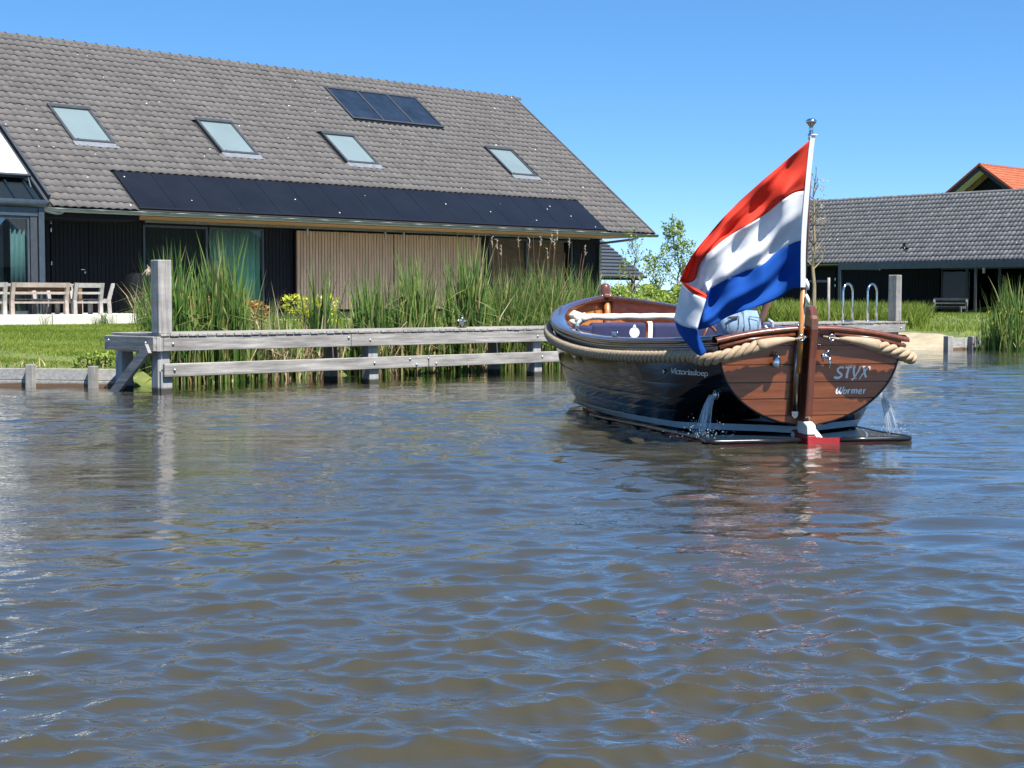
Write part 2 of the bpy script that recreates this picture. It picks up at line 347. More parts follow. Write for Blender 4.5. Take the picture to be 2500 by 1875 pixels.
def blades(name, P, h, w, mat, parent=None, segs=3, lean=.35, droop=.0, wind=None, windk=0.0, tint=None, taper=.6, vert=None):
    """leaf blades: P (n,3) bases, h heights, w widths -> one mesh"""
    n = len(P); P = np.asarray(P, float); h = np.broadcast_to(h, n); w = np.broadcast_to(w, n)
    a = rng.uniform(0, 2 * np.pi, n); ld = np.stack([np.cos(a), np.sin(a), np.zeros(n)], 1)
    if wind is not None: ld = ld + np.array([wind[0], wind[1], 0]) * windk
    la = lean * rng.uniform(.15, 1.0, n)
    y = rng.uniform(0, 2 * np.pi, n); wd = np.stack([np.cos(y), np.sin(y), np.zeros(n)], 1)
    T = np.linspace(0, 1, segs + 1); V = np.zeros((n, segs + 1, 2, 3)); kink = rng.uniform(0, 1, n) < droop
    for i, t in enumerate(T):
        z = h * t * (1 - .25 * la * t * t); off = h * la * t ** 1.9
        if kink.any():
            tk = np.maximum(0, t - .62); z = np.where(kink, z - h * tk * 1.25, z); off = np.where(kink, off + h * tk * .8, off)
        c = P + ld * off[:, None]; c[:, 2] += z
        ww = w * (1 - t ** 2.2) * (taper + (1 - taper) * min(1, t * 4)) * .5
        V[:, i, 0] = c - wd * ww[:, None]; V[:, i, 1] = c + wd * ww[:, None]
    k = 2 * (segs + 1); base = np.arange(n)[:, None] * k
    F = np.concatenate([base + np.array([2 * i, 2 * i + 1, 2 * i + 3, 2 * i + 2]) for i in range(segs)], 0)
    if tint is None: tint = rng.uniform(0, 1, n)
    tv = np.repeat(np.asarray(tint)[:, None], k, 1)
    if vert is not None: tv = np.clip(tv + np.repeat(np.repeat(T, 2)[None], n, 0) * vert, 0, 1)
    return np_mesh(name, V.reshape(-1, 3), F, mat, parent, tint=tv.ravel(), smooth=True)
def leaves(name, C, size, mat, parent=None, tint=None, flat=0.0):
    """small folded leaf quads at points C"""
    n = len(C); C = np.asarray(C, float); s = np.broadcast_to(size, n)[:, None] * rng.uniform(.7, 1.3, (n, 1))
    d = rng.normal(size=(n, 3)); d[:, 2] *= (1 - flat); d /= np.linalg.norm(d, axis=1)[:, None]
    e = np.cross(d, rng.normal(size=(n, 3))); e /= np.linalg.norm(e, axis=1)[:, None]
    V = np.stack([C - d * s, C + e * s * .45, C + d * s, C - e * s * .45], 1).reshape(-1, 3)
    F = np.arange(4 * n).reshape(n, 4)
    if tint is None: tint = rng.uniform(0, 1, n)
    return np_mesh(name, V, F, mat, parent, tint=np.repeat(tint, 4))

#@@SETTING
# ---------------------------------------------------------------- water
BOAT = Vector((11.22, 7.94, 0)); BOAT_A = R(57.8)
def wave_field(X, Y, r):
    """wind ripples on the canal: many short wave trains, patchy, quieter in the lee of the boat's stern and along the bank"""
    g = np.random.default_rng(5); Z = np.zeros_like(X); DX = np.zeros_like(X); DY = np.zeros_like(X)
    def patch(k, s):
        q = np.zeros_like(X)
        for i in range(5):
            a = g.uniform(0, 2 * np.pi); q += np.sin(k * g.uniform(.6, 1.5) * (X * np.cos(a) + Y * np.sin(a)) + g.uniform(0, 6.3))
        return np.clip(1 + s * q / 2.2, .15, 2)
    pa, pb = patch(.45, .55), patch(.8, .95)
    main = R(49)                                   # waves run roughly along the line of sight
    for i in range(150):
        u = i / 149; lam = .08 * (1.05 / .08) ** u
        a = main + g.normal(0, .45 if lam > .4 else .7) + (np.pi if g.uniform() < .25 else 0)
        k = 2 * np.pi / lam; sl = .032 if lam < .17 else (.0225 if lam < .4 else .0225 - .013 * (lam - .4) / .65)
        amp = sl * lam / (2 * np.pi) * g.uniform(.4, 1.6)
        ph = k * (X * np.cos(a) + Y * np.sin(a)) + g.uniform(0, 6.3) + 1.1 * np.sin(1.1 * X + i) + 1.1 * np.sin(1.2 * Y + 2 * i)
        fade = np.clip(1.6 - r * .02 / lam, 0, 1)   # drop trains finer than the mesh
        m = (pb if lam < .4 else pa) * fade
        Z += amp * m * np.sin(ph); DX += .9 * amp * m * np.cos(a) * np.cos(ph); DY += .9 * amp * m * np.sin(a) * np.cos(ph)
    hx, hy = math.cos(BOAT_A), math.sin(BOAT_A)
    lx = (X - BOAT.x) * hx + (Y - BOAT.y) * hy; ly = -(X - BOAT.x) * hy + (Y - BOAT.y) * hx
    calm = 1 - .72 * np.exp(-((lx + .9) / 1.3) ** 2 - (ly / 1.5) ** 2) - .45 * np.exp(-((lx - 3.4) / 3.0) ** 2 - ((ly - 1.9) / .9) ** 2)
    bank = np.clip((19.5 - Y) / 7, 0, 1) * .55 + .45
    s = np.clip(calm, .15, 1) * bank * .86
    # the wake: two faint diverging ridges and a churned patch off the starboard quarter
    for sgn in (-1, 1):
        d = ly * sgn - (.95 + .36 * np.maximum(0, -lx - .2)); Z += np.where(lx < 0, .016 * np.exp(-(d / .14) ** 2) * np.exp(lx / 5), 0)
    return Z * s, DX * s, DY * s
def make_water():
    a = np.concatenate([np.linspace(-100, -23, 16)[:-1], np.linspace(-23, 23, 500), np.linspace(23, 100, 16)[1:]])
    r = np.concatenate([[.3, .8, 1.4, 2.2], np.exp(np.linspace(np.log(2.8), np.log(48), 1000)), [52, 60, 75, 100, 160, 300, 900]])
    A, RR = np.meshgrid(np.radians(a), r); va = R(46.2) - A
    X = RR * np.cos(R(43.8 + 2.4) - A) ; Y = RR * np.sin(R(43.8 + 2.4) - A)
    Z, DX, DY = wave_field(X, Y, RR)
    edge = np.clip((np.abs(np.degrees(A)) - 23) / 10, 0, 1); Z *= 1 - edge; DX *= 1 - edge; DY *= 1 - edge
    V = np.stack([X + DX, Y + DY, Z], -1).reshape(-1, 3); m, n = X.shape
    I = np.arange(m * n).reshape(m, n)
    F = np.stack([I[:-1, :-1], I[1:, :-1], I[1:, 1:], I[:-1, 1:]], -1).reshape(-1, 4)
    o = np_mesh('water', V, F[:, ::-1], 'water', smooth=True)
    struct(o)
make_water()

# ---------------------------------------------------------------- ground
BANK = [(-900, 60), (-60, 34), (0, 27), (6, 25.4), (9.0, 23.0), (10.17, 21.4), (11.0, 20.2), (11.35, 19.85), (11.7, 20.0), (13, 20.45), (20, 20.5), (27, 21.2),
        (31.5, 21.9), (33.9, 21.25), (34.75, 20.6), (36.3, 20.15), (38.5, 19.6), (44, 18.8), (60, 17), (120, 12), (900, -40)]
BXs = np.array([p[0] for p in BANK], float); BYs = np.array([p[1] for p in BANK], float)
def bank_y(x): return np.interp(x, BXs, BYs)
def ground_z(x, y):
    x = np.asarray(x, float); d = np.maximum(0, y - bank_y(x))
    beach = np.clip(np.minimum((x - 28.5) / 2.5, (36.2 - x) / 1.2), 0, 1)
    hard = np.clip(np.minimum((x - -50) / 1, (11.6 - x) / .3), 0, 1)
    soft = np.clip((.0 + .42 * np.clip(d / 1.2, 0, 1) ** .7), 0, 1)
    firm = .27 + .05 * np.clip(d / 1.0, 0, 1)
    base = hard * firm + (1 - hard) * soft
    sandy = -.02 + .11 * d
    lo = np.where(beach > 0, base * (1 - beach) + np.minimum(sandy, .42) * beach, base)
    t = np.clip((d - 1.5) / 11, 0, 1); t = t * t * (3 - 2 * t)
    return lo + (.62 - .36) * t
def make_ground():
    xs = np.unique(np.concatenate([[-900, -300, -100, -60, -30, -15, -5, 0, 3], np.arange(5, 45, .25), [46, 48, 50, 53, 56, 60, 65, 70, 80, 100, 120, 200, 400, 900]]))
    ds = np.array([-.02, .0, .15, .3, .5, .8, 1.2, 1.7, 2.4, 3.2, 4.5, 6, 8, 10, 13, 18, 25, 40, 80, 200, 600, 2500])
    X, D = np.meshgrid(xs, ds); Y = bank_y(X) + D; Z = ground_z(X, Y)
    soil = np.where(D < 0, -.8, Z)
    V = np.stack([X, Y, soil], -1).reshape(-1, 3); m, n = X.shape; I = np.arange(m * n).reshape(m, n)
    F = np.stack([I[:-1, :-1], I[:-1, 1:], I[1:, 1:], I[1:, :-1]], -1).reshape(-1, 4)
    struct(np_mesh('ground', V, F, 'ground', smooth=True))
    # canal bed so that nothing is bottomless
    xs = np.linspace(28.3, 36.0, 60); ds = np.linspace(-.35, 3.1, 24); X, D = np.meshgrid(xs, ds); Y = bank_y(X) + D
    wob = .25 * np.sin(X * 2.1) + .15 * np.sin(X * 5.3 + 1)
    top = np.minimum(D, 2.3 + wob); Y = bank_y(X) + top
    Z = np.where(top < 0, -.02 + .11 * top, ground_z(X, Y)) + .012 + .008 * np.sin(X * 9) * np.sin(Y * 11)
    V = np.stack([X, Y, Z], -1).reshape(-1, 3); m, n = X.shape; I = np.arange(m * n).reshape(m, n)
    F = np.stack([I[:-1, :-1], I[:-1, 1:], I[1:, 1:], I[1:, :-1]], -1).reshape(-1, 4)
    struct(np_mesh('sand_beach', V, F, 'sand', smooth=True))
make_ground()
FLOOR = .92
def make_terrace():
    m = MB().box((-6, 33.0, .2), (17.03, 35.5, FLOOR)).box((17.05, 33.0, .2), (20.2, 35.5, FLOOR - .002)).box((-6, 35.5, .2), (20.2, 37.6, FLOOR - .001)).box((20.2, 35.5, .2), (41.5, 37.6, .70))
    struct(m.build('terrace', 'concrete', bevel=.012))
    struct(MB().box((14.9, 32.75, .35), (17.2, 33.0, .63)).build('terrace_step', 'concrete', bevel=.01))
make_terrace()
def lawn(name, n, xr, yr, h, w, mat, label, keep=None, tint=None, lean=.6, segs=1, off=0.0):
    x = rng.uniform(*xr, n); y = rng.uniform(*yr, n); d = y - bank_y(x); k = d > off
    if keep is not None: k &= keep(x, y, d)
    x, y = x[k], y[k]; P = np.stack([x, y, ground_z(x, y) - .01], 1); c = len(x)
    t = np.clip(.45 + .2 * np.sin(x * 1.3 + y) * np.sin(y * .9) + rng.normal(0, .2, c), 0, .9) if tint is None else tint(c, x, y)
    o = blades(name, P, rng.uniform(h[0], h[1], c), rng.uniform(w[0], w[1], c), mat, segs=segs, lean=lean, tint=t, taper=1.0)
    return tag(o, label, 'grass', kind='stuff')
beachy = lambda x, y, d: ~((x > 28.3) & (x < 36.2) & (d < 2.35 + .25 * np.sin(x * 2.1)))
house_free = lambda x, y: (y < 32.98) | ((x > 20.3) & (y < 35.4))
left_of = lambda x, y: x < 11.4 + (y - 20) * .64
lawn('mown_grass', 210000, (5.5, 20), (19.9, 33), (.02, .06), (.010, .024), 'grass', 'short mown lawn between the terrace and the timber bank edge', lambda x, y, d: (y < 32.98) & left_of(x, y) & (x > 5.5 + (y - 20) * .5))
lawn('bank_grass', 26000, (11.6, 40), (20, 35.4), (.10, .34), (.012, .022), 'grass', 'rough bank grass growing behind the reeds and the jetty', lambda x, y, d: house_free(x, y) & beachy(x, y, d) & (d > .5) & ~left_of(x, y))
lawn('meadow_grass', 42000, (27, 62), (20, 48), (.05, .14), (.02, .04), 'grass', 'sunlit grass rising from the sand beach to the dark barn', lambda x, y, d: house_free(x, y) & beachy(x, y, d) & (x * .69 + y * .72 > 34))
def long_keep(x, y, d):
    xc = x * .7218 - y * .6921; D = x * .6921 + y * .7218; px = 1250 + 3787 * xc / D
    return (D > 43) & (D < 50.5) & (px > 1640) & (px < 2265 + 8 * np.sin(y * 3)) & ((px < 2235) | (D > 45))
lawn('tall_meadow_grass', 60000, (33, 46), (19, 32), (.42, .78), (.02, .038), 'tall_grass', 'tall yellow-green unmown grass behind the swim ladders', long_keep, lean=.7, segs=3)
lawn('bank_fringe', 5000, (5, 11.6), (19.8, 26), (.1, .2), (.012, .02), 'straw', 'dry straw-coloured fringe hanging over the timber bank edge', lambda x, y, d: (d < .3), lean=1.6, segs=3)

#@@HOUSE
# ---------------------------------------------------------------- roof tile maker
PIT = R(37.2); CP, SP = math.cos(PIT), math.sin(PIT)
def tile_mesh_np(w, g, amp=.039, n=9, thick=.026, over=.05):
    """one S-profile roof tile lying in (x across, y up-slope, z out): top skin, nose and underside lip"""
    x = np.linspace(0, w, n); z = amp * (.5 + .5 * np.sin(2 * np.pi * x / w - 1.1)) ** .65
    lo = np.stack([x, np.zeros(n), z + .034], 1); hi = np.stack([x, np.full(n, g + over), z + .008], 1)
    nose = np.stack([x, np.full(n, .004), z + .034 - thick], 1)
    V = np.concatenate([nose, lo, hi]); F = []
    for r in range(2):
        for j in range(n - 1): F.append((r * n + j, r * n + j + 1, (r + 1) * n + j + 1, (r + 1) * n + j))
    return V, np.array(F)
def tiled_roof(parent, A, B, W, up, out, spots, w, g, mat, near, smooth=True, n_single=300):
    """spots (n,2): lower-left corner of each tile in (along, up-slope); A origin, B along, up, out unit vectors"""
    V, F = tile_mesh_np(w, g); A, B, up, out = (np.array(q, float) for q in (A, B, up, out))
    spots = np.array(spots); order = np.argsort([near(a, s) for a, s in spots]); spots = spots[order]
    meshes = []; M3 = np.stack([B, up, out], 1)
    rot = Matrix([list(M3[i]) for i in range(3)]).to_4x4()
    for k in range(9):
        me = bpy.data.meshes.new('roof_tile'); me.from_pydata([tuple(p) for p in V], [], [tuple(map(int, f)) for f in F])
        at = me.attributes.new('tint', 'FLOAT', 'POINT'); at.data.foreach_set('value', np.full(len(V), [.1, .25, .35, .42, .5, .55, .62, .75, .93][k], np.float32))
        for p in me.polygons: p.use_smooth = smooth
        me.materials.append(M[mat]); meshes.append(me)
    for i, (a, s) in enumerate(spots[:n_single]):
        me = meshes[random.choice([0, 1, 2, 3, 3, 4, 4, 5, 5, 6, 7, 7, 8] if i % 5 else range(9))]
        o = bpy.data.objects.new('roof_tile', me); COL.objects.link(o); o.parent = parent
        pos = A + B * a + up * s + out * random.uniform(-.006, .007) - np.array(OFF)
        o.matrix_local = Matrix.Translation(Vector(pos)) @ rot @ Matrix.Rotation(random.gauss(0, .004), 4, 'Z')
    rest = spots[n_single:]; n = len(rest)
    jit = rng.uniform(-.006, .007, n)
    VV = (A + rest[:, :1] * B + rest[:, 1:] * up)[:, None, :] + (V @ M3.T)[None] + (jit[:, None] * out)[:, None, :]
    FF = (np.arange(n)[:, None, None] * len(V) + F[None]).reshape(-1, 4)
    t = np.clip(rng.choice([.1, .25, .35, .42, .5, .55, .62, .75, .93], n, p=[.06, .1, .14, .18, .18, .14, .12, .06, .02]), 0, 1)
    o = np_mesh('roof_tile_field', VV.reshape(-1, 3), FF, mat, parent, smooth=smooth, tint=np.repeat(t, len(V)))
    o['kind'] = 'stuff'
GY, GZ = 35.5, 3.54
def rp(a, s, h=0.0): return (a, GY + s * CP - h * SP, GZ + s * SP + h * CP)
RL, RR_, RS = 8.0, 40.86, 8.78       # roof left end, right verge, slope length
def slab(m, a0, a1, s0, s1, h0, h1):
    return m.hexa([rp(a0, s0, h0), rp(a1, s0, h0), rp(a1, s1, h0), rp(a0, s1, h0), rp(a0, s0, h1), rp(a1, s0, h1), rp(a1, s1, h1), rp(a0, s1, h1)])
def make_house():
    H = thing('barn_house', 'long barn-like house with brown tiled roof, solar panels and black board walls', 'house', (30, 37.4, FLOOR))
    ridge_y, ridge_z = GY + RS * CP, GZ + RS * SP
    m = MB(); slab(m, RL, RR_ - .03, .02, RS, -.16, -.015)
    m.hexa([(RL, ridge_y, ridge_z - .2), (RR_ - .03, ridge_y, ridge_z - .2), (RR_ - .03, 2 * ridge_y - GY, GZ - .2), (RL, 2 * ridge_y - GY, GZ - .2),
            (RL, ridge_y, ridge_z - .02), (RR_ - .03, ridge_y, ridge_z - .02), (RR_ - .03, 2 * ridge_y - GY, GZ), (RL, 2 * ridge_y - GY, GZ)])
    roof = m.build('roof', 'roof_under', H)
    # openings in the tile field
    SKY = [(20.28, 21.53, 3.14, 4.94), (24.92, 26.18, 3.13, 4.93), (29.41, 30.67, 3.11, 4.82), (36.41, 37.64, 3.14, 4.86)]
    CO = (31.34, 35.26, 5.86, 7.77); PA = (20.85, 38.57, .15, 1.95)
    holes = [(a - .04, b + .04, c - .05, d - .02) for a, b, c, d in SKY] + [(CO[0] - .04, CO[1] + .04, CO[2] - .05, CO[3]), (PA[0] - .02, PA[1] + .02, -1, PA[3] - .02), (-99, 18.47, -1, 3.52)]
    w, g = .2365, .302; spots = []
    nx = int((RR_ - RL) / w); ny = int(RS / g)
    for j in range(ny):
        s = .0 + j * g
        for i in range(nx):
            a = RR_ - (i + 1) * w
            ca, cs = a + w / 2, s + g * .6
            if any(h0 <= ca <= h1 and s0 <= cs <= s1 for h0, h1, s0, s1 in holes): continue
            spots.append((a, s))
    A = (0, GY, GZ)
    tiled_roof(roof, A, (1, 0, 0), 0, (0, CP, SP), (0, -SP, CP), spots, w, g, 'tile_brown', lambda a, s: (a - 17) ** 2 + (s * 1.2) ** 2 + 40 * (a < 19))
    # ridge caps
    k = 0; a = RL
    while a < RR_ - .1:
        L = .36; cy, cz = ridge_y, ridge_z - .005; G = []
        for t, r in ((0, .125), (.05, .125), (.05, .112), (1, .105)):
            G.append([(a + L * t * 1.06, cy + r * math.cos(q) * 1.05, cz - .03 + r * math.sin(q)) for q in np.linspace(-.25, math.pi + .25, 9)])
        o = MB().grid(G).build('ridge_tile', 'tile_brown', roof, smooth=False)
        at = o.data.attributes.new('tint', 'FLOAT', 'POINT'); at.data.foreach_set('value', np.full(len(o.data.vertices), random.uniform(.3, .8), np.float32))
        a += L
    # verge strip on the right edge
    m = MB(); slab(m, RR_ - .02, RR_ + .05, 0, RS, -.14, .05); m.build('verge_board', 'tile_brown', H)
    # roof windows
    for a0, a1, s0, s1 in SKY:
        m = MB(); f = .085
        slab(m, a0, a1, s0, s0 + f, -.01, .085); slab(m, a0, a0 + f, s0 + f, s1 - f * 1.6, -.01, .08); slab(m, a1 - f, a1, s0 + f, s1 - f * 1.6, -.01, .08); slab(m, a0 - .01, a1 + .01, s1 - f * 1.6, s1, -.01, .10)
        fr = m.build('skylight', 'frame_grey', H, bevel=.006)
        m = MB(); slab(m, a0 + f, a1 - f, s0 + f, s1 - f * 1.6, .03, .045); m.build('pane', 'skylight_pane', fr)
        m = MB(); slab(m, a0 - .02, a1 + .05, s0 - .22, s0 - .001, .028, .058); m.build('flashing', 'lead', fr)
        m = MB(); slab(m, a1 + .003, a1 + .05, s0, s1, -.01, .03); m.build('side_gutter', 'solar_frame', fr)
        for q in (.16, .84):
            aa = a0 + (a1 - a0) * q; m = MB(); slab(m, aa - .012, aa + .012, s0 + f, s0 + f + .05, .046, .075); m.build('catch', 'frame_grey', fr)
    a0, a1, s0, s1 = CO; f = .07; wd = (a1 - a0 - f) / 3
    m = MB(); slab(m, a0, a1, s0, s0 + f, -.01, .1); slab(m, a0, a1, s1 - f, s1, -.01, .1)
    for i in range(4): slab(m, a0 + i * wd, a0 + i * wd + f, s0 + f, s1 - f, -.01, .098)
    c = m.build('solar_collector', 'frame_grey', H, bevel=.005)
    m = MB(); slab(m, a0, a1, s0 - .1, s0 - .001, -.01, .05); m.build('collector_skirt', 'solar_frame', c)
    for i in range(3):
        m = MB(); slab(m, a0 + i * wd + f, a0 + (i + 1) * wd, s0 + f, s1 - f, .06, .075); m.build('collector_pane', 'collector', c)
    a0, a1, s0, s1 = PA; wd = (a1 - a0) / 16
    for i in range(16):
        m = MB(); slab(m, a0 + i * wd + .005, a0 + (i + 1) * wd - .005, s0, s1 - .06, -.01, random.uniform(.028, .031)); m.build('solar_panel', 'solar', H, bevel=.004)
    m = MB(); slab(m, a0 - .01, a1 + .01, s0 - .06, s0 - .003, -.012, .03); m.build('panel_trim', 'solar_frame', H)
    # gutter in sections
    a = 18.12; i = 0
    while a < 40.95:
        b = min(a + 1.17, 41.0); G = []
        for x, r in ((a, .078), (a + .02, .08), (a + .021, .075), (b, .074)):
            G.append([(x, GY - .02 + r * math.cos(q), GZ - .035 + r * math.sin(q) * 1.05) for q in np.linspace(math.pi, 2 * math.pi, 9)])
        o = MB().grid(G).build('gutter', 'zinc', H, smooth=False, solid=.006)
        MB().tube([(a, GY - .1, GZ - .03), (b - .002, GY - .1, GZ - .03)], .011, 6).build('gutter_lip', 'zinc', o, smooth=True)
        a = b; i += 1
    MB().tube([(40.0, 35.48, 3.46), (40.0, 35.5, 3.39), (40.0, 35.62, 3.34), (40.0, 37.2, 3.24), (40.06, 37.3, 3.2), (40.08, 37.32, 3.05), (40.08, 37.32, .95)], .043, 10).build('downpipe', 'zinc', H, smooth=True)
    MB().tube([(18.15, 35.47, 3.44), (18.5, 35.5, 3.4), (18.62, 35.5, 3.42), (18.66, 35.5, 3.47)], .045, 10).build('downpipe', 'zinc', H, smooth=True)
    # timber soffit boards and sliding rail
    for i in range(12):
        bx('soffit_board', 'soffit', H, (20.9, 35.62 + i * .148, 3.415 + .002 * (i % 2)), (40.5, 35.62 + i * .148 + .142, 3.44))
    bx('eaves_beam', 'black_board', H, (18.1, 35.66, 3.30), (20.88, 37.36, 3.42))
    rail = bx('slide_rail', 'zinc', H, (21.9, 37.08, 3.345), (39.3, 37.16, 3.41))
    for i in range(16):
        x = 22.3 + i * 1.12; bx('rail_bracket', 'zinc', rail, (x, 37.06, 3.335), (x + .05, 37.079, 3.413))
    # walls: dark core with openings, boards in front
    m = MB().box((12, 38.3, .6), (40.05, 49, 3.5)); m.prism([(40.0, 37.6, 3.38), (40.0, 2 * ridge_y - 37.6, 3.38), (40.0, ridge_y, ridge_z - .35)], (-.2, 0, 0)); m.build('inner_wall', 'dark_room', H)
    bx('wall', 'black_board', H, (39.99, 37.46, .6), (40.14, 49.2, 3.42))
    bx('lintel', 'black_board', H, (21.97, 37.41, 3.3), (38.8, 37.6, 3.42)); bx('room_floor', 'room_floor', H, (18.1, 37.61, FLOOR - .3), (39.98, 38.29, FLOOR - .02))
    def boards(x0, x1, nm='wall_board', parent=H, z0=FLOOR - .02, z1=3.405, y=37.40, pitch=.118):
        n = max(1, round((x1 - x0) / pitch)); p = (x1 - x0) / n
        for i in range(n):
            o = bx(nm, 'black_board', parent, (x0 + i * p + .005, y + random.uniform(0, .004), z0), (x0 + (i + 1) * p - .005, y + .035, z1), .004)
        bx('backing', 'dark_room', parent, (x0, y + .036, z0), (x1, y + .06, z1))
    boards(18.12, 19.28); boards(20.38, 21.96); boards(25.98, 26.98); boards(34.3, 34.84); boards(38.82, 40.16)
    d = bx('door', 'black_board', H, (19.3, 37.43, FLOOR), (20.36, 37.47, 3.38)); boards(19.3, 20.36, 'door_board', d, FLOOR + .02, 3.38, 37.392)
    for z in (3.22, 3.02, 2.16): bx('hinge', 'steel', d, (19.285, 37.37, z), (19.315, 37.391, z + .1))
    MB().tube([(20.24, 37.39, 2.06), (20.24, 37.34, 2.06), (20.11, 37.335, 2.06)], .012, 8).build('handle', 'steel', d, smooth=True)
    MB().lathe([(.03, 0), (.03, .02)], (20.25, 37.37, 1.98), 12, 'y').build('lock', 'steel', d)
    def window(x0, x1, z0, z1, cur, cx0=None, cx1=None, lab=None, glass='glass', fr=.06):
        m = MB().box((x0, 37.42, z0), (x0 + fr, 37.5, z1)).box((x1 - fr, 37.42, z0), (x1, 37.5, z1)).box((x0 + fr, 37.42, z1 - fr), (x1 - fr, 37.5, z1)).box((x0 + fr, 37.42, z0), (x1 - fr, 37.5, z0 + fr))
        o = m.build('window', 'cons_frame', H, bevel=.004)
        bx('pane', glass, o, (x0 + fr, 37.45, z0 + fr), (x1 - fr, 37.456, z1 - fr))
        if cur:
            c0, c1 = cx0 or x0, cx1 or x1; xs = np.linspace(c0, c1, int((c1 - c0) * 60))
            yy = 37.66 + .045 * np.sin(xs * 38 + 1.5 * np.sin(xs * 5)) + .015 * np.sin(xs * 17)
            MB().grid([[(x, y, z) for x, y in zip(xs, yy)] for z in (z0 + .03, z1 + .05)]).build('curtain', cur, o, smooth=True, solid=.004)
        return o
    window(22.02, 24.06, FLOOR, 3.3, 'curtain_dark', 22.05, 24.0, glass='glass_dark'); window(24.12, 25.96, FLOOR, 3.3, 'curtain_teal', glass='glass')
    window(34.86, 36.62, FLOOR, 3.3, None); window(36.68, 38.8, FLOOR, 3.3, None)
    bx('reflection_panel', 'brick_reflection', H, (34.9, 37.56, FLOOR), (36.6, 37.58, 3.29)); bx('reflection_panel', 'brick_reflection', H, (36.7, 37.56, 1.9), (38.5, 37.58, 3.29))  # added brown panels behind the glass, painting in the brick reflection
    # sliding slat screens hung in front of the wall
    for x0, x1 in ((26.98, 30.62), (30.66, 34.31)):
        s = MB().box((x0, 37.27, FLOOR + .1), (x1, 37.31, FLOOR + .2)).box((x0, 37.27, 3.12), (x1, 37.31, 3.24)).build('slat_screen', 'dark_room', H)
        bx('screen_back', 'roof_under', s, (x0, 37.312, FLOOR + .06), (x1, 37.33, 3.28))
        n = 33; p = (x1 - x0) / n
        for i in range(n):
            bx('slat', 'slat', s, (x0 + i * p + .012, 37.215 + random.uniform(-.004, .004), FLOOR + .06 + random.uniform(0, .01)), (x0 + (i + 1) * p - .012, 37.269, 3.285 + random.uniform(-.004, .004)))
        for x in (x0 + .35, x1 - .35):
            bx('hanger', 'galv', s, (x - .025, 37.17, 3.14), (x + .025, 37.21, 3.345))
    # glazed garden room let into the eaves on the left
    C = H
    def cf(nm, a, b, mat='cons_frame', bevel=.006): return bx(nm, mat, C, a, b, bevel)
    cf('garden_room_post', (17.94, 35.36, FLOOR), (18.09, 35.5, 3.5)); cf('garden_room_post', (17.74, 35.4, FLOOR), (17.92, 35.5, 3.3), 'frame_grey')
    cf('garden_room_beam', (12, 35.38, 3.29), (17.93, 35.5, 3.5))
    MB().tube([(12, 35.34, 3.60), (18.12, 35.34, 3.60)], .095, 12).build('garden_room_gutter', 'cons_frame', C, smooth=True)
    for x0, x1 in ((15.2, 17.72), (12.6, 15.16)):
        m = MB().box((x0, 35.42, FLOOR), (x0 + .07, 35.48, 3.28)).box((x1 - .05, 35.42, FLOOR), (x1, 35.48, 3.28)).box((x0 + .07, 35.42, FLOOR), (x1 - .05, 35.48, FLOOR + .08)).box((x0 + .07, 35.42, 3.22), (x1 - .05, 35.48, 3.28))
        o = m.build('garden_room_window', 'cons_frame', C); bx('pane', 'glass_coated', o, (x0 + .07, 35.445, FLOOR + .08), (x1 - .05, 35.452, 3.22))
    xs = np.linspace(17.3, 17.68, 40); MB().grid([[(x, 35.62 + .04 * math.sin(x * 50), z) for x in xs] for z in (FLOOR, 3.25)]).build('curtain', 'curtain_pale', C, smooth=True, solid=.004)
    bx('garden_room_side', 'black_board', C, (18.0, 35.5, FLOOR), (18.08, 37.4, 3.45)); bx('garden_room_back', 'curtain_pale', C, (12, 37.2, FLOOR), (17.9, 37.3, 3.9))
    m = MB(); slab(m, 12, 18.2, .12, 3.45, .05, .062); m.build('glass_roof', 'glass', C)
    for x in (13.5, 15.0, 16.5, 17.5, 18.0): m = MB(); slab(m, x, x + .06, .1, 3.45, -.06, .05); m.build('rafter', 'cons_frame', C)
    m = MB(); slab(m, 18.2, 18.28, .02, 3.5, -.05, .12); slab(m, 18.34, 18.42, .3, 3.5, -.02, .16); m.build('garden_room_verge', 'frame_grey', C, bevel=.005)
    m = MB(); slab(m, 12, 18.2, 3.46, 3.58, 0, .16); m.build('roller_box', 'cons_frame', C)
    aw = MB(); G = [[rp(a, s, .17 + .015 * math.sin((s - 1.15) / 2.3 * math.pi)) for a in np.linspace(12, 18.16, 12)] for s in np.linspace(1.14, 3.45, 8)]
    aw.grid(G).build('awning', 'awning', C, smooth=True, solid=.006)
    m = MB(); slab(m, 12, 18.2, 1.06, 1.14, .12, .2); m.build('awning_bar', 'frame_grey', C)
    m = MB(); m.bar(rp(18.1, .75, .05), rp(18.14, 1.1, .14), .03, .03); m.build('awning_arm', 'cons_frame', C)
make_house()
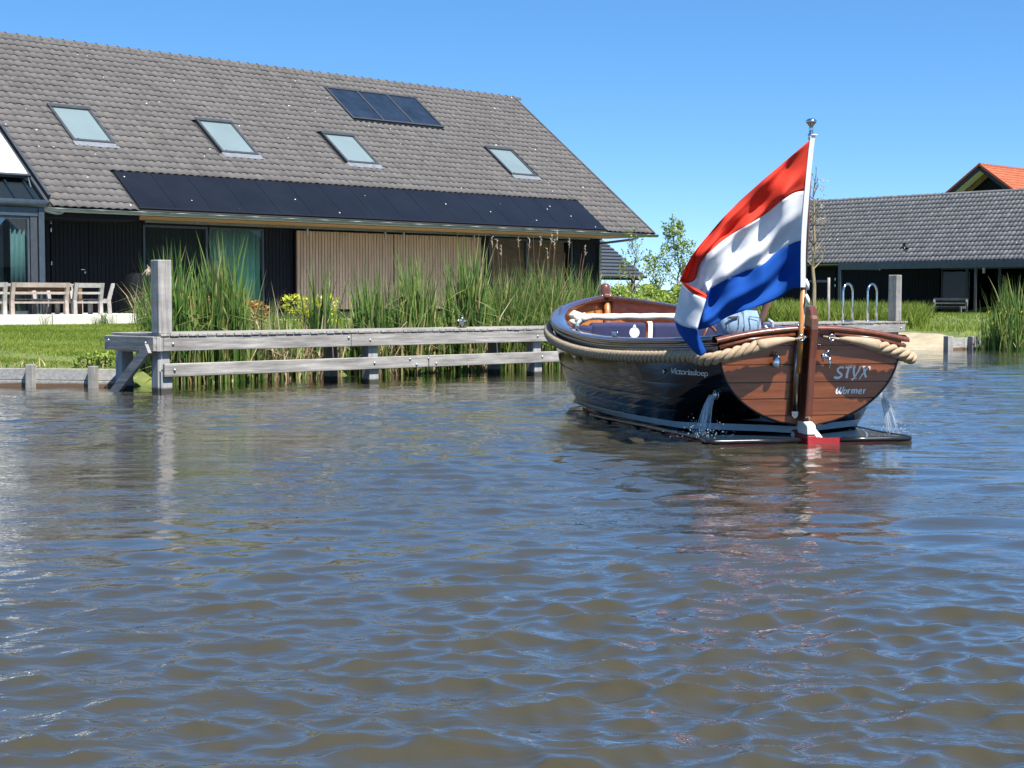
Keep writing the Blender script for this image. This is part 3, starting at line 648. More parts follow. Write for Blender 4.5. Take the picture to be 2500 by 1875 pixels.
# ---------------------------------------------------------------- barn on the right (ridge runs along +Y, we see its -X side)
def make_barn():
    EX, EZ = 62.4, 3.0; y0, y1 = 24.0, 47.5; p = R(38.5); cp, sp = math.cos(p), math.sin(p); SL = 4.15 / cp
    B = thing('tiled_barn', 'low dark barn with grey tiled roof behind the beach on the right', 'barn', (EX + 2, 36, .65))
    m = MB(); m.hexa([(EX, y0, EZ - .12), (EX, y1, EZ - .12), (EX + 4.15, y1, EZ + SL * sp - .12), (EX + 4.15, y0, EZ + SL * sp - .12),
                      (EX, y0, EZ - .01), (EX, y1, EZ - .01), (EX + 4.15, y1, EZ + SL * sp - .01), (EX + 4.15, y0, EZ + SL * sp - .01)])
    m.hexa([(EX + 4.15, y0, EZ + SL * sp - .12), (EX + 4.15, y1, EZ + SL * sp - .12), (EX + 8.3, y1, EZ - .12), (EX + 8.3, y0, EZ - .12),
            (EX + 4.15, y0, EZ + SL * sp - .01), (EX + 4.15, y1, EZ + SL * sp - .01), (EX + 8.3, y1, EZ - .01), (EX + 8.3, y0, EZ - .01)])
    roof = m.build('roof', 'roof_under', B)
    w, g = .215, .345; spots = [(i * w, j * g) for j in range(int(SL / g)) for i in range(int((y1 - y0) / w)) if not (j == 2 and 36 < i < 38)]
    # along runs from far (+Y end) towards us so that the tiles face out
    tiled_roof(roof, (EX, y1, EZ), (0, -1, 0), 0, (cp, 0, sp), (-sp, 0, cp), spots, w, g, 'tile_grey', lambda a, s: abs(a - 11) + s, n_single=300)
    a = y0
    while a < y1 - .1:
        G = [[(EX + 4.15 + r * math.cos(q) * 1.05, a + .4 * t, EZ + SL * sp - .03 + r * math.sin(q)) for q in np.linspace(-.2, math.pi + .2, 8)] for t, r in ((0, .13), (.06, .13), (.06, .115), (1.05, .11))]
        o = MB().grid(G).build('ridge_tile', 'tile_grey', roof); at = o.data.attributes.new('tint', 'FLOAT', 'POINT'); at.data.foreach_set('value', np.full(len(o.data.vertices), random.uniform(.4, 1), np.float32)); a += .4
    v = MB().lathe([(.09, 0), (.1, .02), (.06, .1), (.055, .2), (.1, .21), (.1, .27)], (EX + .82, y1 - 36.8 * w, EZ + .62), 10).build('roof_vent', 'solar_frame', roof)
    G = [[(EX - .03 + .07 * math.cos(q), y, EZ - .02 + .07 * math.sin(q)) for q in np.linspace(math.pi, 2 * math.pi, 7)] for y in (y0, y1)]
    MB().grid(G).build('gutter', 'zinc', B, solid=.006)
    bx('inner_wall', 'dark_room', B, (EX + 1.25, y0 + .2, .3), (EX + 8.0, y1 - .3, 2.95)); bx('lintel', 'black_board', B, (EX + .62, y0 + .2, 2.72), (EX + .7, y1 - .3, 2.96))
    bx('soffit', 'dark_room', B, (EX + .05, y0, 2.86), (EX + .61, y1, 2.9)); bx('gable_wall', 'black_board', B, (EX + .6, y1 - .29, .3), (EX + 7.8, y1 - .15, 2.9))
    y = y1 - .3; n = 0
    while y > 37.6:
        bx('wall_board', 'black_board', B, (EX + .6 + random.uniform(0, .006), y - .145, .5), (EX + .64, y, 2.75), .004); y -= .155; n += 1
    # glazed part: doors with frames
    yy = [37.5, 36.2, 34.6, 33.0, 31.4, 29.6, 27.6, 25.6]
    for i in range(len(yy) - 1):
        b, a = yy[i], yy[i + 1]; m = MB()
        m.box((EX + .6, a, .6), (EX + .68, a + .08, 2.72)).box((EX + .6, b - .05, .6), (EX + .68, b, 2.72)).box((EX + .6, a + .08, .6), (EX + .68, b - .05, .7)).box((EX + .6, a + .08, 2.64), (EX + .68, b - .05, 2.72))
        o = m.build('glass_door', 'cons_frame', B); bx('pane', 'glass_dark', o, (EX + .63, a + .08, .7), (EX + .64, b - .05, 2.64))
    bx('room_floor', 'room_floor', B, (EX + .7, y0 + .3, .5), (EX + 1.24, 37.5, .61))
    d = bx('door', 'black_board', B, (EX + .57, 43.2, .62), (EX + .595, 44.2, 2.7))
    for z in (2.2, 1.9): bx('hinge', 'steel', d, (EX + .55, 43.18, z), (EX + .569, 43.21, z + .12))
    bx('wall_lamp', 'white_paint', B, (EX + .52, 35.3, 2.45), (EX + .6, 35.42, 2.7), .02)
    # pergola in front of it
    P = thing('steel_pergola', 'dark grey flat-roofed metal pergola along the right barn', 'pergola', (EX - 1.6, 34, .65))
    px = EX - 3.3
    f = bx('front_beam', 'cons_frame', P, (px, 26.0, 2.62), (px + .14, 40.4, 2.92), .008)
    bx('side_beam', 'cons_frame', P, (px + .14, 40.26, 2.63), (EX - .1, 40.4, 2.91), .008); bx('side_beam', 'cons_frame', P, (px + .14, 31.2, 2.63), (EX - .1, 31.34, 2.91), .008)
    for i in range(17): bx('roof_louvre', 'frame_grey', P, (px + .2 + i * .17, 31.36, 2.8), (px + .33 + i * .17, 40.24, 2.84))
    for y in (40.26, 31.2): bx('post', 'cons_frame', P, (px, y, .4), (px + .14, y + .14, 2.62), .008)
    bx('post', 'frame_grey', P, (px + .02, 33.55, .4), (px + .12, 33.65, 2.62), .006)
make_barn()
def make_red_house():
    H = thing('red_roof_house', 'distant house with bright orange-red tiled roof above the right barn', 'house', (100, 51.4, .6))
    ax, ay, az = 90.8, 51.4, 9.9; p = R(36); L = 20; half = 7.5; dz = half * math.tan(p)
    for s in (-1, 1):
        m = MB().hexa([(ax, ay, az - .12), (ax + L, ay, az - .12), (ax + L, ay + s * half, az - dz - .12), (ax, ay + s * half, az - dz - .12), (ax, ay, az), (ax + L, ay, az), (ax + L, ay + s * half, az - dz), (ax, ay + s * half, az - dz)])
        roof = m.build('roof', 'roof_under', H)
    w, g = .25, .33; SL = half / math.cos(p); spots = [(i * w, j * g) for j in range(int(SL / g)) for i in range(int(16 / w))]
    tiled_roof(roof, (ax, ay - half, az - dz), (1, 0, 0), 0, (0, math.cos(p), math.sin(p)), (0, -math.sin(p), math.cos(p)), spots, w, g, 'tile_red', lambda a, s: a + (SL - s), n_single=60)
    for i in range(30):
        x = ax - .05 + i * .42; G = [[(x + .44 * t, ay + r * math.cos(q), az - .02 + r * math.sin(q)) for q in np.linspace(-.2, math.pi + .2, 7)] for t, r in ((0, .15), (1, .13))]
        MB().grid(G).build('ridge_tile', 'tile_red', H)
    for s in (-1, 1):
        MB().bar((ax - .04, ay, az + .03), (ax - .04, ay + s * half, az - dz + .03), .16, .12).build('verge_tile', 'tile_red', H)
        MB().bar((ax - .03, ay + s * .05, az - .2), (ax - .03, ay + s * half, az - dz - .2), .06, .28).build('barge_board', 'solar_frame', H)
        MB().bar((ax + .55, ay + s * .05, az - .33), (ax + .55, ay + s * half, az - dz - .33), .9, .03).build('soffit', 'white_board', H)
        MB().bar((ax + 1.1, ay + s * .05, az - .55), (ax + 1.1, ay + s * half, az - dz - .55), .1, .3).build('rafter', 'timber_brown', H)
    MB().prism([(ax + 1.3, ay - half + .5, .5), (ax + 1.3, ay + half - .5, .5), (ax + 1.3, ay + half - .5, az - dz), (ax + 1.3, ay, az - .5), (ax + 1.3, ay - half + .5, az - dz)], (L - 2, 0, 0)).build('wall', 'black_board', H)
    MB().bar((ax + 1.05, ay - 1.6, az - 1.62), (ax + 1.05, ay + 1.6, az - 1.62), .08, .16).build('tie_beam', 'timber_brown', H)
    c, s_ = math.cos(p), math.sin(p)
    for k in range(3):
        x = ax + 3.3 + k * 1.15
        def q(a, s, h): return (a, ay - half + s * c - h * s_, az - dz + s * s_ + h * c)
        MB().hexa([q(x, 5.2, .07), q(x + 1.1, 5.2, .07), q(x + 1.1, 7.2, .07), q(x, 7.2, .07), q(x, 5.2, .12), q(x + 1.1, 5.2, .12), q(x + 1.1, 7.2, .12), q(x, 7.2, .12)]).build('solar_panel', 'solar', H)
make_red_house()
def make_shed():
    """small open shelter with a low pitched slate roof, seen in the gap beside the house"""
    S = thing('slate_shelter', 'small far shelter with dark slatted roof seen past the house corner', 'shelter', (56, 58, .62))
    x0, x1, y0 = 50.0, 60.4, 52.95; z0, z1, n = 2.37, 5.7, 18; dy = 5.2
    for i in range(n):
        a, b = i / n, (i + 1) / n
        MB().hexa([(x0, y0 + a * dy, z0 + a * (z1 - z0)), (x1, y0 + a * dy, z0 + a * (z1 - z0)), (x1, y0 + b * dy, z0 + b * (z1 - z0)), (x0, y0 + b * dy, z0 + b * (z1 - z0)),
                   (x0, y0 + a * dy - .05, z0 + a * (z1 - z0) + .09), (x1, y0 + a * dy - .05, z0 + a * (z1 - z0) + .09), (x1, y0 + b * dy, z0 + b * (z1 - z0) + .03), (x0, y0 + b * dy, z0 + b * (z1 - z0) + .03)]).build('roof_course', 'slate_panel', S)
    MB().hexa([(x0, y0 + dy, z1), (x1, y0 + dy, z1), (x1, y0 + 2 * dy, z0), (x0, y0 + 2 * dy, z0), (x0, y0 + dy, z1 + .06), (x1, y0 + dy, z1 + .06), (x1, y0 + 2 * dy, z0 + .06), (x0, y0 + 2 * dy, z0 + .06)]).build('roof_back', 'slate_panel', S)
    for k in range(4): 
        u, v = .48, .86
        MB().hexa([(x0 + 4.6 + k * 1.05, y0 + u * dy - .1, z0 + u * (z1 - z0) + .12), (x0 + 5.6 + k * 1.05, y0 + u * dy - .1, z0 + u * (z1 - z0) + .12), (x0 + 5.6 + k * 1.05, y0 + v * dy - .1, z0 + v * (z1 - z0) + .12), (x0 + 4.6 + k * 1.05, y0 + v * dy - .1, z0 + v * (z1 - z0) + .12),
                   (x0 + 4.6 + k * 1.05, y0 + u * dy - .12, z0 + u * (z1 - z0) + .16), (x0 + 5.6 + k * 1.05, y0 + u * dy - .12, z0 + u * (z1 - z0) + .16), (x0 + 5.6 + k * 1.05, y0 + v * dy - .12, z0 + v * (z1 - z0) + .16), (x0 + 4.6 + k * 1.05, y0 + v * dy - .12, z0 + v * (z1 - z0) + .16)]).build('solar_panel', 'solar', S)
    for x in (51, 54, 57.2, 59.9):
        for y in (y0 + .5, y0 + 2 * dy - .5): bx('post', 'timber_brown', S, (x, y, .3), (x + .16, y + .16, 2.7))
    bx('eaves_beam', 'black_board', S, (x0, y0 + .3, 2.28), (x1, y0 + .5, 2.5)); bx('back_wall', 'black_board', S, (50.2, y0 + 6.5, .3), (56.5, y0 + 6.6, 2.6))
make_shed()

def make_opposite():
    struct(MB().grid([[(x, y, .5 if y > -300 else .5) for x in (-400, 0, 60, 120, 700)] for y in (-9, -9.01, -60, -900)]).build('far_bank', 'ground'))
    for x0, x1, wall, lab in ((76, 104, 'brick', 'red-brown brick house across the water, mirrored in the right-hand windows'), (47, 68, 'black_board', 'dark boarded house across the water, mirrored in the left window')):
        H = thing('opposite_house', lab, 'house', ((x0 + x1) / 2, -24, .5), group='houses on the opposite bank'); y0, y1 = -32, -19; zr = 8.5 if wall == 'brick' else 6.6; ze = 6.8 if wall == 'brick' else 3.4
        MB().box((x0, y0, .3), (x1, y1, ze)).build('wall', wall, H); ym = (y0 + y1) / 2
        MB().prism([(x0 - .4, y0 - .5, ze + .02), (x0 - .4, y1 + .5, ze + .02), (x0 - .4, ym, zr)], (x1 - x0 + .8, 0, 0)).build('roof', 'tile_grey', H)
        for k in range(5):
            x = x0 + 2 + k * (x1 - x0 - 4) / 5; w = MB().box((x, y1 + .01, 1.2), (x + 1.6, y1 + .06, 2.7)).build('window', 'white_paint', H); bx('pane', 'solar', w, (x + .1, y1 + .062, 1.3), (x + 1.5, y1 + .07, 2.6))
    world_off()
pmat('brick', (.24, .105, .07), .9, var=.3, scale=(1.2, 1.2, 12), space='World')
make_opposite()
#@@DOCK
# ---------------------------------------------------------------- jetty
DY = 18.18
def make_dock():
    D = thing('timber_jetty', 'long weathered grey timber jetty with plank deck and rails over the water', 'jetty', (20, 18.8, 0))
    x = 10.94; i = 0
    while x < 29.1:
        w = .145; zz = .768 + random.uniform(-.002, .003)
        bx('deck_plank', 'deck', D, (x, DY - .012 + random.uniform(-.006, .006), zz), (x + w - .009, DY + 1.3, zz + .034), .004); x += w
    xs = [10.99, 14.15, 18.7, 23.3, 27.6, 29.13]
    for a, b in zip(xs[:-1], xs[1:]):
        o = bx('front_beam', 'wood_x', D, (a + .003, DY + random.uniform(0, .006), .568), (b - .003, DY + .075, .762), .008)
    o = bx('corner_block', 'wood_z', D, (10.885, DY + .004, .566), (10.988, DY + .075, .764), .006)
    bx('end_beam', 'wood_y', D, (10.83, DY + .006, .57), (10.884, DY + 1.3, .766), .008); bx('back_beam', 'wood_x', D, (10.9, DY + 1.22, .57), (29.1, DY + 1.29, .762))
    bx('end_beam', 'wood_y', D, (29.06, DY + .08, .575), (29.12, DY + 1.28, .76), .006)
    for a, b in ((10.98, 15.63), (15.64, 19.2), (19.21, 23.4)): bx('lower_rail', 'wood_x', D, (a, DY - .035 + random.uniform(0, .01), .222), (b - .004, DY + .03, .402), .01)
    bolts = [(11.13, DY, .665, 'y'), (11.13, DY - .035, .315, 'y'), (14.5, DY, .66, 'y'), (14.56, DY - .03, .315, 'y'), (15.25, DY - .03, .355, 'y'), (15.38, DY - .03, .27, 'y'), (15.62, DY - .03, .36, 'y'), (15.78, DY - .03, .275, 'y'),
             (18.02, DY, .66, 'y'), (18.1, DY - .03, .32, 'y'), (14.1, DY, .7, 'y'), (28.95, DY, .66, 'y'), (10.83, DY + .2, .68, 'x'), (10.83, DY + 1.18, .70, 'x'), (10.8, DY + .22, .50, 'x')]
    for bx_, by, bz, ax in bolts:
        MB().lathe([(.021, .004), (.020, -.006), (.014, -.014), (.005, -.017)], (bx_, by, bz), 10, ax).build('bolt', 'galv', D, smooth=True)
    for k, x in enumerate((11.0, 14.55, 18.02, 21.5, 25.0, 28.86)):
        tall = k in (0, 5)
        if tall:
            MB().box((x - .07, DY + .02, .80), (x + .135, DY + .225, 1.79)).build('tall_post', 'wood_z', D, bevel=.014)
            bx('pile', 'wood_pile', D, (x - .06, DY + .078, -1), (x + .125, DY + .25, .766), .01)
        else: bx('pile', 'wood_pile', D, (x - .02, DY + .08, -1), (x + .16, DY + .25, .766), .01)
        bx('pile', 'wood_pile', D, (x - .06 if tall else x - .02, DY + 1.02, -1), (x + .12, DY + 1.2, .766), .01)
        bx('pile_packer', 'wood_pile', D, (x - .04, DY + .031, -.3), (x + .13, DY + .077, .3))
        bx('cross_beam', 'wood_y', D, (x - .1, DY + .26, .55), (x - .02, DY + 1.0, .7))
    MB().bar((10.80, DY + .08, .61), (10.80, DY + 1.25, -.2), .15, .05, (1, 0, 0)).build('brace', 'wood_y', D, bevel=.006)
    bx('joist', 'wood_x', D, (11.1, DY + .6, .6), (29.0, DY + .67, .764))
make_dock()
def bollard():
    B = thing('mooring_bollard', 'small steel mooring cleat standing on the jetty deck before the reeds', 'cleat', (16.85, 18.75, .803), local=True)
    MB().box((-.07, -.045, 0), (.07, .045, .012)).build('base_plate', 'steel_dark', B, bevel=.004)
    MB().lathe([(.035, .012), (.032, .12), (.03, .16), (.012, .175)], n=12).build('stem', 'steel_dark', B, smooth=True)
    MB().tube([(-.1, 0, .125), (-.06, 0, .118), (.06, 0, .118), (.1, 0, .125)], [.014, .018, .018, .014], 8).build('cross_bar', 'steel', B, smooth=True)
bollard()
def ladder(x, label):
    L = thing('swim_ladder', label, 'ladder', (x, 18.42, .803), group='steel swim ladders on the jetty', local=True)
    for y in (0,):
        pass
    r = .17; pts = [(-r, 0, 0), (-r, 0, .35), (-r, 0, .62)] + [(-r * math.cos(q), 0, .62 + r * math.sin(q)) for q in np.linspace(.2, math.pi - .2, 9)] + [(r, 0, .62), (r, 0, .35), (r, 0, 0)]
    MB().tube(pts, .023, 10).build('hand_rail', 'steel', L, smooth=True)
    MB().box((-r + .02, -.03, .005), (r - .02, .05, .035)).build('step', 'steel', L, bevel=.005)
    for s in (-1, 1): MB().lathe([(.04, 0), (.04, .012), (.026, .03)], (s * r, 0, 0), 12).build('foot', 'steel', L)
ladder(27.31, 'steel swim ladder loop nearer the boat flag, left of the two'); ladder(28.21, 'steel swim ladder loop right beside the tall end post of the jetty')
world_off()
def revetment(name, pts, posts, top, label, pw=.115):
    Rv = thing(name, label, 'bank edging', (pts[0][0], pts[0][1], 0))
    for (ax, ay), (bx_, by) in zip(pts[:-1], pts[1:]):
        for z0, z1 in ((-.5, .1), (.105, top - .03)):
            MB().bar((ax, ay, (z0 + z1) / 2), (bx_, by, (z0 + z1) / 2), .045, z1 - z0).build('board', 'wood_stain', Rv, bevel=.006)
    for x, y, a in posts:
        c, s = math.cos(a) * pw / 2, math.sin(a) * pw / 2
        z0, z1 = -.6, top + random.uniform(0, .03); q = [(x - c + s, y - s - c), (x + c + s, y + s - c), (x + c - s, y + s + c), (x - c - s, y - s + c)]
        MB().hexa([(u, v, z0) for u, v in q] + [(u, v, z1) for u, v in q]).build('post', 'wood_z', Rv, bevel=.008)
    world_off()
_a = math.atan2(-1.2, .83)
revetment('timber_revetment', [(3.0, 25.3), (6.0, 25.3), (9.0, 22.95), (10.17, 21.34), (11.0, 20.12), (11.33, 19.8)], [(10.42, 20.86, _a), (10.97, 20.06, _a), (9.7, 21.88, _a), (8.6, 23.2, R(-38)), (7.0, 24.4, R(-38))], .30, 'grey plank bank edging under the left lawn, stained brown at the water')
revetment('timber_revetment', [(34.72, 20.5), (35.5, 20.25), (36.4, 20.05), (38.5, 19.55)], [(34.68, 20.42, R(-15)), (35.42, 20.17, R(-15)), (36.3, 19.98, R(-13))], .34, 'short grey timber bank edging between the sand beach and the iris clump', pw=.17)

# ---------------------------------------------------------------- garden furniture
def seat(name, label, loc, rz, W, mat, group, cat):
    S = thing(name, label, cat, loc, rz, group=group, local=True); h = .735; w = W / 2
    for s in (-1, 1):
        x = s * (w - .045); a, b = x - .045, x + .045
        MB().hexa([(a, -.02, 0), (b, -.02, 0), (b, .07, 0), (a, .07, 0), (a, .0, .33), (b, .0, .33), (b, .09, .33), (a, .09, .33)]).build('rear_leg', mat, S, bevel=.006)
        MB().hexa([(a, .0, .331), (b, .0, .331), (b, .09, .331), (a, .09, .331), (a, -.10, h), (b, -.10, h), (b, -.02, h), (a, -.02, h)]).build('back_post', mat, S, bevel=.006)
        MB().box((a + .01, .46, 0), (b - .01, .53, .33)).build('front_leg', mat, S, bevel=.006)
        MB().box((a + .015, .092, .26), (b - .015, .458, .33)).build('side_rail', mat, S, bevel=.004)
    w2 = w - .092
    MB().hexa([(-w2, -.085, h - .11), (w2, -.085, h - .11), (w2, -.04, h - .11), (-w2, -.04, h - .11), (-w2, -.10, h - .002), (w2, -.10, h - .002), (w2, -.055, h - .002), (-w2, -.055, h - .002)]).build('top_rail', mat, S, bevel=.004)
    MB().box((-w2, -.045, .47), (w2, -.01, .525)).build('back_slat', mat, S, bevel=.004); MB().box((-w2, .03, .255), (w2, .07, .30)).build('rear_rail', mat, S, bevel=.004)
    n = 5
    for i in range(n): MB().box((-w2 - .05, .095 + i * .09, .332), (w2 + .05, .178 + i * .09, .365)).build('seat_slat', mat, S, bevel=.004)
    world_off(); return S
seat('garden_bench', 'brownish two-seat wooden bench with its back to the lawn, on the terrace edge', (16.92, 33.35, FLOOR), 0, 1.43, 'chair_brown', 'wooden seats round the terrace table', 'bench')
seat('garden_chair', 'grey wooden chair with its back to the lawn, right of the brown bench', (18.14, 33.35, FLOOR), 0, .76, 'chair_wood', 'wooden seats round the terrace table', 'chair')
seat('garden_chair', 'grey wooden chair seen from the side at the right end of the table', (18.95, 33.75, FLOOR), R(62), .58, 'chair_wood', 'wooden seats round the terrace table', 'chair')
seat('garden_chair', 'grey wooden chair cut off by the left edge of the picture', (15.75, 33.42, FLOOR), R(-6), .76, 'chair_wood', 'wooden seats round the terrace table', 'chair')
seat('garden_bench', 'pale wooden bench on the far side of the terrace table', (17.0, 35.15, FLOOR), math.pi, 1.43, 'chair_wood', 'wooden seats round the terrace table', 'bench')
seat('garden_chair', 'grey wooden chair behind the table facing the lawn', (18.35, 35.15, FLOOR), math.pi, .7, 'chair_wood', 'wooden seats round the terrace table', 'chair')
seat('garden_bench', 'slatted bench standing in the shade before the glass of the right barn', (61.6, 36.2, .62), R(90), 1.7, 'chair_wood', None, 'bench')
def garden_table():
    T = thing('garden_table', 'weathered plank dining table between the terrace benches', 'table', (17.1, 34.3, FLOOR), local=True)
    for i in range(7): MB().box((-1.3, -.42 + i * .121, .68), (1.3, -.42 + i * .121 + .115, .715)).build('top_plank', 'chair_wood', T, bevel=.004)
    for sx in (-1, 1):
        for sy in (-1, 1): MB().box((sx * 1.15 - .045, sy * .33 - .045, 0), (sx * 1.15 + .045, sy * .33 + .045, .678)).build('leg', 'timber_brown', T, bevel=.005)
    MB().box((-1.1, -.03, .56), (1.1, .03, .66)).build('apron', 'timber_brown', T)
    world_off()
garden_table()
def cover():
    C = thing('covered_barbecue', 'black covered barbecue beside the terrace door, half hidden by ornamental grass', 'barbecue', (20.6, 35.3, FLOOR), local=True)
    G = []
    for z, a, b in ((.06, .38, .3), (.3, .37, .29), (.62, .36, .28), (.72, .33, .26), (.95, .27, .22), (1.02, .15, .12), (1.03, .02, .02)):
        G.append([(a * math.copysign(abs(math.cos(q)) ** .5, math.cos(q)) + .012 * math.sin(5 * q + z * 9), b * math.copysign(abs(math.sin(q)) ** .5, math.sin(q)) + .012 * math.cos(6 * q), z) for q in np.linspace(0, 2 * math.pi, 33)[:-1]])
    MB().grid(G, True).build('cover', 'cover_black', C, smooth=True)
    for s in (-1, 1): MB().lathe([(.05, -.02), (.05, .02)], (s * .3, -.2, .05), 12, 'x').build('wheel', 'rubber', C)
    world_off()
cover()

#@@PLANTS
# ---------------------------------------------------------------- reeds and plants
def clump(name, label, cat, c, rx, ry, n, h, w, dry=0, tall=0, wind=(-.72, -.6), tintc=.35, group=None, plumes=0, lean=.3, z=None, droop=.2, wk=.3):
    zz = (float(ground_z(c[0], c[1])) if c[1] > bank_y(c[0]) else -.1) if z is None else z
    C = thing(name, label, cat, (c[0], c[1], zz), group=group)
    q = np.clip(np.where(rng.uniform(0, 1, (n, 1)) < .5, rng.normal(0, .4, (n, 2)), rng.uniform(-1.05, 1.05, (n, 2))), -1.2, 1.2) * np.array([rx, ry]); P = np.column_stack([c[0] + q[:, 0], c[1] + q[:, 1], np.full(n, zz)])
    edge = np.sqrt((q[:, 0] / rx) ** 2 + (q[:, 1] / ry) ** 2)
    H = (h[0] * .8 + (h[1] - h[0] * .8) * rng.uniform(0, 1, n) ** 1.3) * (1 - .2 * np.minimum(edge, 1.2) ** 2); t = np.clip(rng.normal(tintc, .2, n) + (rng.uniform(0, 1, n) < .07) * .4, 0, .95)
    blades('leaves', P, H, rng.uniform(*w, n), 'reed', C, segs=5, lean=lean, droop=droop, wind=wind, windk=wk, tint=t, vert=.12)
    if dry:
        q = rng.uniform(-1, 1, (dry, 2)) * np.array([rx, ry]) * .95; P = np.column_stack([c[0] + q[:, 0], c[1] + q[:, 1], np.full(dry, zz)])
        blades('dry_stems', P, rng.uniform(.3, 1.15, dry) * np.where(rng.uniform(0, 1, dry) < .12, 1.5, 1), rng.uniform(.014, .034, dry), 'straw', C, segs=3, lean=.55, droop=.25)
    for k in range(plumes):
        x, y = c[0] + random.uniform(-rx, rx) * .7, c[1] + random.uniform(-ry, ry) * .7; hh = random.uniform(h[1] * .95, h[1] * 1.12); lx = random.uniform(-.25, .25)
        pts = catmull([(x, y, zz), (x + lx * .3, y, zz + hh * .5), (x + lx, y - .05, zz + hh)], 6); MB().tube(pts, [.006, .006, .005, .005, .004, .003], 5).build('stalk', 'straw', C)
        if random.random() < .55:
            m = MB(); e = Vector(pts[-1])
            for j in range(9): m.tube([e + Vector((0, 0, -.14 + j * .022)), e + Vector((random.uniform(-.05, .03), random.uniform(-.04, .04), -.1 + j * .02))], [.008, .002], 4)
            m.build('plume', 'plume', C)
    world_off(); return C
# helper data: (x, y, rx, ry, n, hmin, hmax, label)
RG = 'reed and cattail clumps along the jetty'
REEDS = [
 (12.55, 20.45, .50, .35, 460, 1.45, 2.2, 'dark green cattails directly right of the tall left jetty post', 120, 0),
 (13.35, 20.35, .42, .35, 560, 1.5, 2.35, 'tall cattail clump in front of the teal curtained window', 150, 0),
 (14.35, 20.5, .65, .35, 230, .7, 1.4, 'low sparse cattails before the orange shrub', 420, 0),
 (15.15, 20.3, .25, .3, 110, 1.3, 2.15, 'narrow upright cattails at the left edge of the slat screen', 120, 0),
 (16.25, 20.35, .38, .35, 250, 1.3, 2.1, 'leaning cattails in front of the left slat screen panel', 170, 0),
 (17.15, 20.3, .42, .35, 480, 1.4, 2.3, 'dense cattail clump in front of the middle of the slat screen', 190, 0),
 (18.35, 20.25, .42, .35, 540, 1.4, 2.5, 'tallest cattail clump before the right slat panel', 200, 0),
]
for x, y, rx, ry, n, h0, h1, lab, dry, pl in REEDS:
    clump('cattail_clump', lab, 'cattails', (x, y), rx, ry, n, (h0 * 1.08, h1 * 1.08), (.03, .056), tintc=.42, lean=.2, wk=.15, dry=int(dry * 1.8), group=RG, plumes=pl, z=-.08)
GR = [(19.55, 20.5, .55, .4, 1000, 1.25, 1.95, 'lush bright green reeds left of the dry stalks before the brown window', 150, 3),
      (20.6, 20.6, .65, .45, 1300, 1.25, 2.1, 'lush green reeds with tall dry stalks in front of the brown window', 150, 9),
      (21.9, 20.9, .65, .45, 1200, 1.25, 2.0, 'green reeds between the house corner and the bow of the boat', 120, 5),
      (23.2, 21.3, .6, .4, 420, .8, 1.5, 'thin yellowing reeds just behind the boat stem', 120, 2),
      (24.6, 21.8, .6, .4, 170, .6, 1.2, 'short reeds right of the boat stem below the young trees', 60, 0),
      (26.2, 22.3, .6, .4, 130, .6, 1.2, 'short reeds below the rightmost leafy young tree', 40, 0)]
for x, y, rx, ry, n, h0, h1, lab, dry, pl in GR:
    clump('reed_clump', lab, 'reeds', (x, y), rx, ry, n, (h0 * 1.05, h1 * 1.1), (.02, .04), dry=dry, group=RG, plumes=pl, tintc=.5, lean=.36, z=-.05, droop=.2)
clump('ornamental_grass', 'arching ornamental grass with a pale plume by the end of the terrace', 'ornamental grass', (19.1, 31.9), .5, .4, 210, (.8, 1.5), (.014, .024), dry=90, tintc=.4, lean=.75, plumes=0)
def plume_grass():
    C = thing('plume_grass', 'single cream feathery plume on a bent stalk left of the tall jetty post', 'grass plume', (18.9, 31.6, .55))
    pts = catmull([(19.25, 31.7, .6), (19.05, 31.6, 1.3), (18.82, 31.5, 1.82), (18.66, 31.45, 1.98), (18.58, 31.42, 1.93)], 14)
    MB().tube(pts, .008, 6).build('stalk', 'straw', C); m = MB()
    for p in pts[8:]:
        for k in range(9):
            d = Vector((random.gauss(0, .05), random.gauss(0, .04), random.gauss(-.06, .05))); m.tube([p, Vector(p) + d], [.012, .003], 4)
    m.build('plume', 'plume', C); world_off()
plume_grass()
for i, (x, y, s, lab) in enumerate([(18.25, 32.8, .28, 'small grass tuft against the terrace edge below the grey chair'), (19.45, 32.6, .3, 'wispy grass tuft at the terrace edge near the ornamental grass'), (16.65, 32.6, .14, 'small straw weed growing by the terrace step')]):
    clump('grass_tuft', lab, 'grass tuft', (x, y), s, s * .6, 90 if i < 2 else 30, (.2, .45), (.008, .014), lean=1.1, tintc=.25 if i < 2 else .8, wk=0, droop=.0)
def shrub(name, label, c, blobs, n, size, mat, group=None):
    S = thing(name, label, 'shrub', (c[0], c[1], float(ground_z(c[0], c[1])))); g0 = float(ground_z(c[0], c[1])); P = []; T = []
    st = MB()
    for dx, dy, dz, r in blobs:
        k = int(n * r ** 2 / sum(b[3] ** 2 for b in blobs)); d = rng.normal(size=(k, 3)); d /= np.linalg.norm(d, axis=1)[:, None]
        rad = r * rng.uniform(.45, 1.0, (k, 1)) ** .6; P.append(np.array([c[0] + dx, c[1] + dy, g0 + dz]) + d * rad * np.array([1, 1, .8])); T.append(np.clip(rng.normal(.5 + .25 * d[:, 2], .25, k), 0, 1))
        for _ in range(4): st.tube([(c[0] + dx * .3, c[1], g0), (c[0] + dx * .8, c[1] + dy * .7, g0 + dz * .6), (c[0] + dx + random.gauss(0, r * .4), c[1] + dy + random.gauss(0, r * .4), g0 + dz + r * .3)], [.015, .01, .004], 5)
    leaves('foliage', np.vstack(P), size, mat, S, np.concatenate(T)); st.build('stems', 'bark_grey', S); world_off()
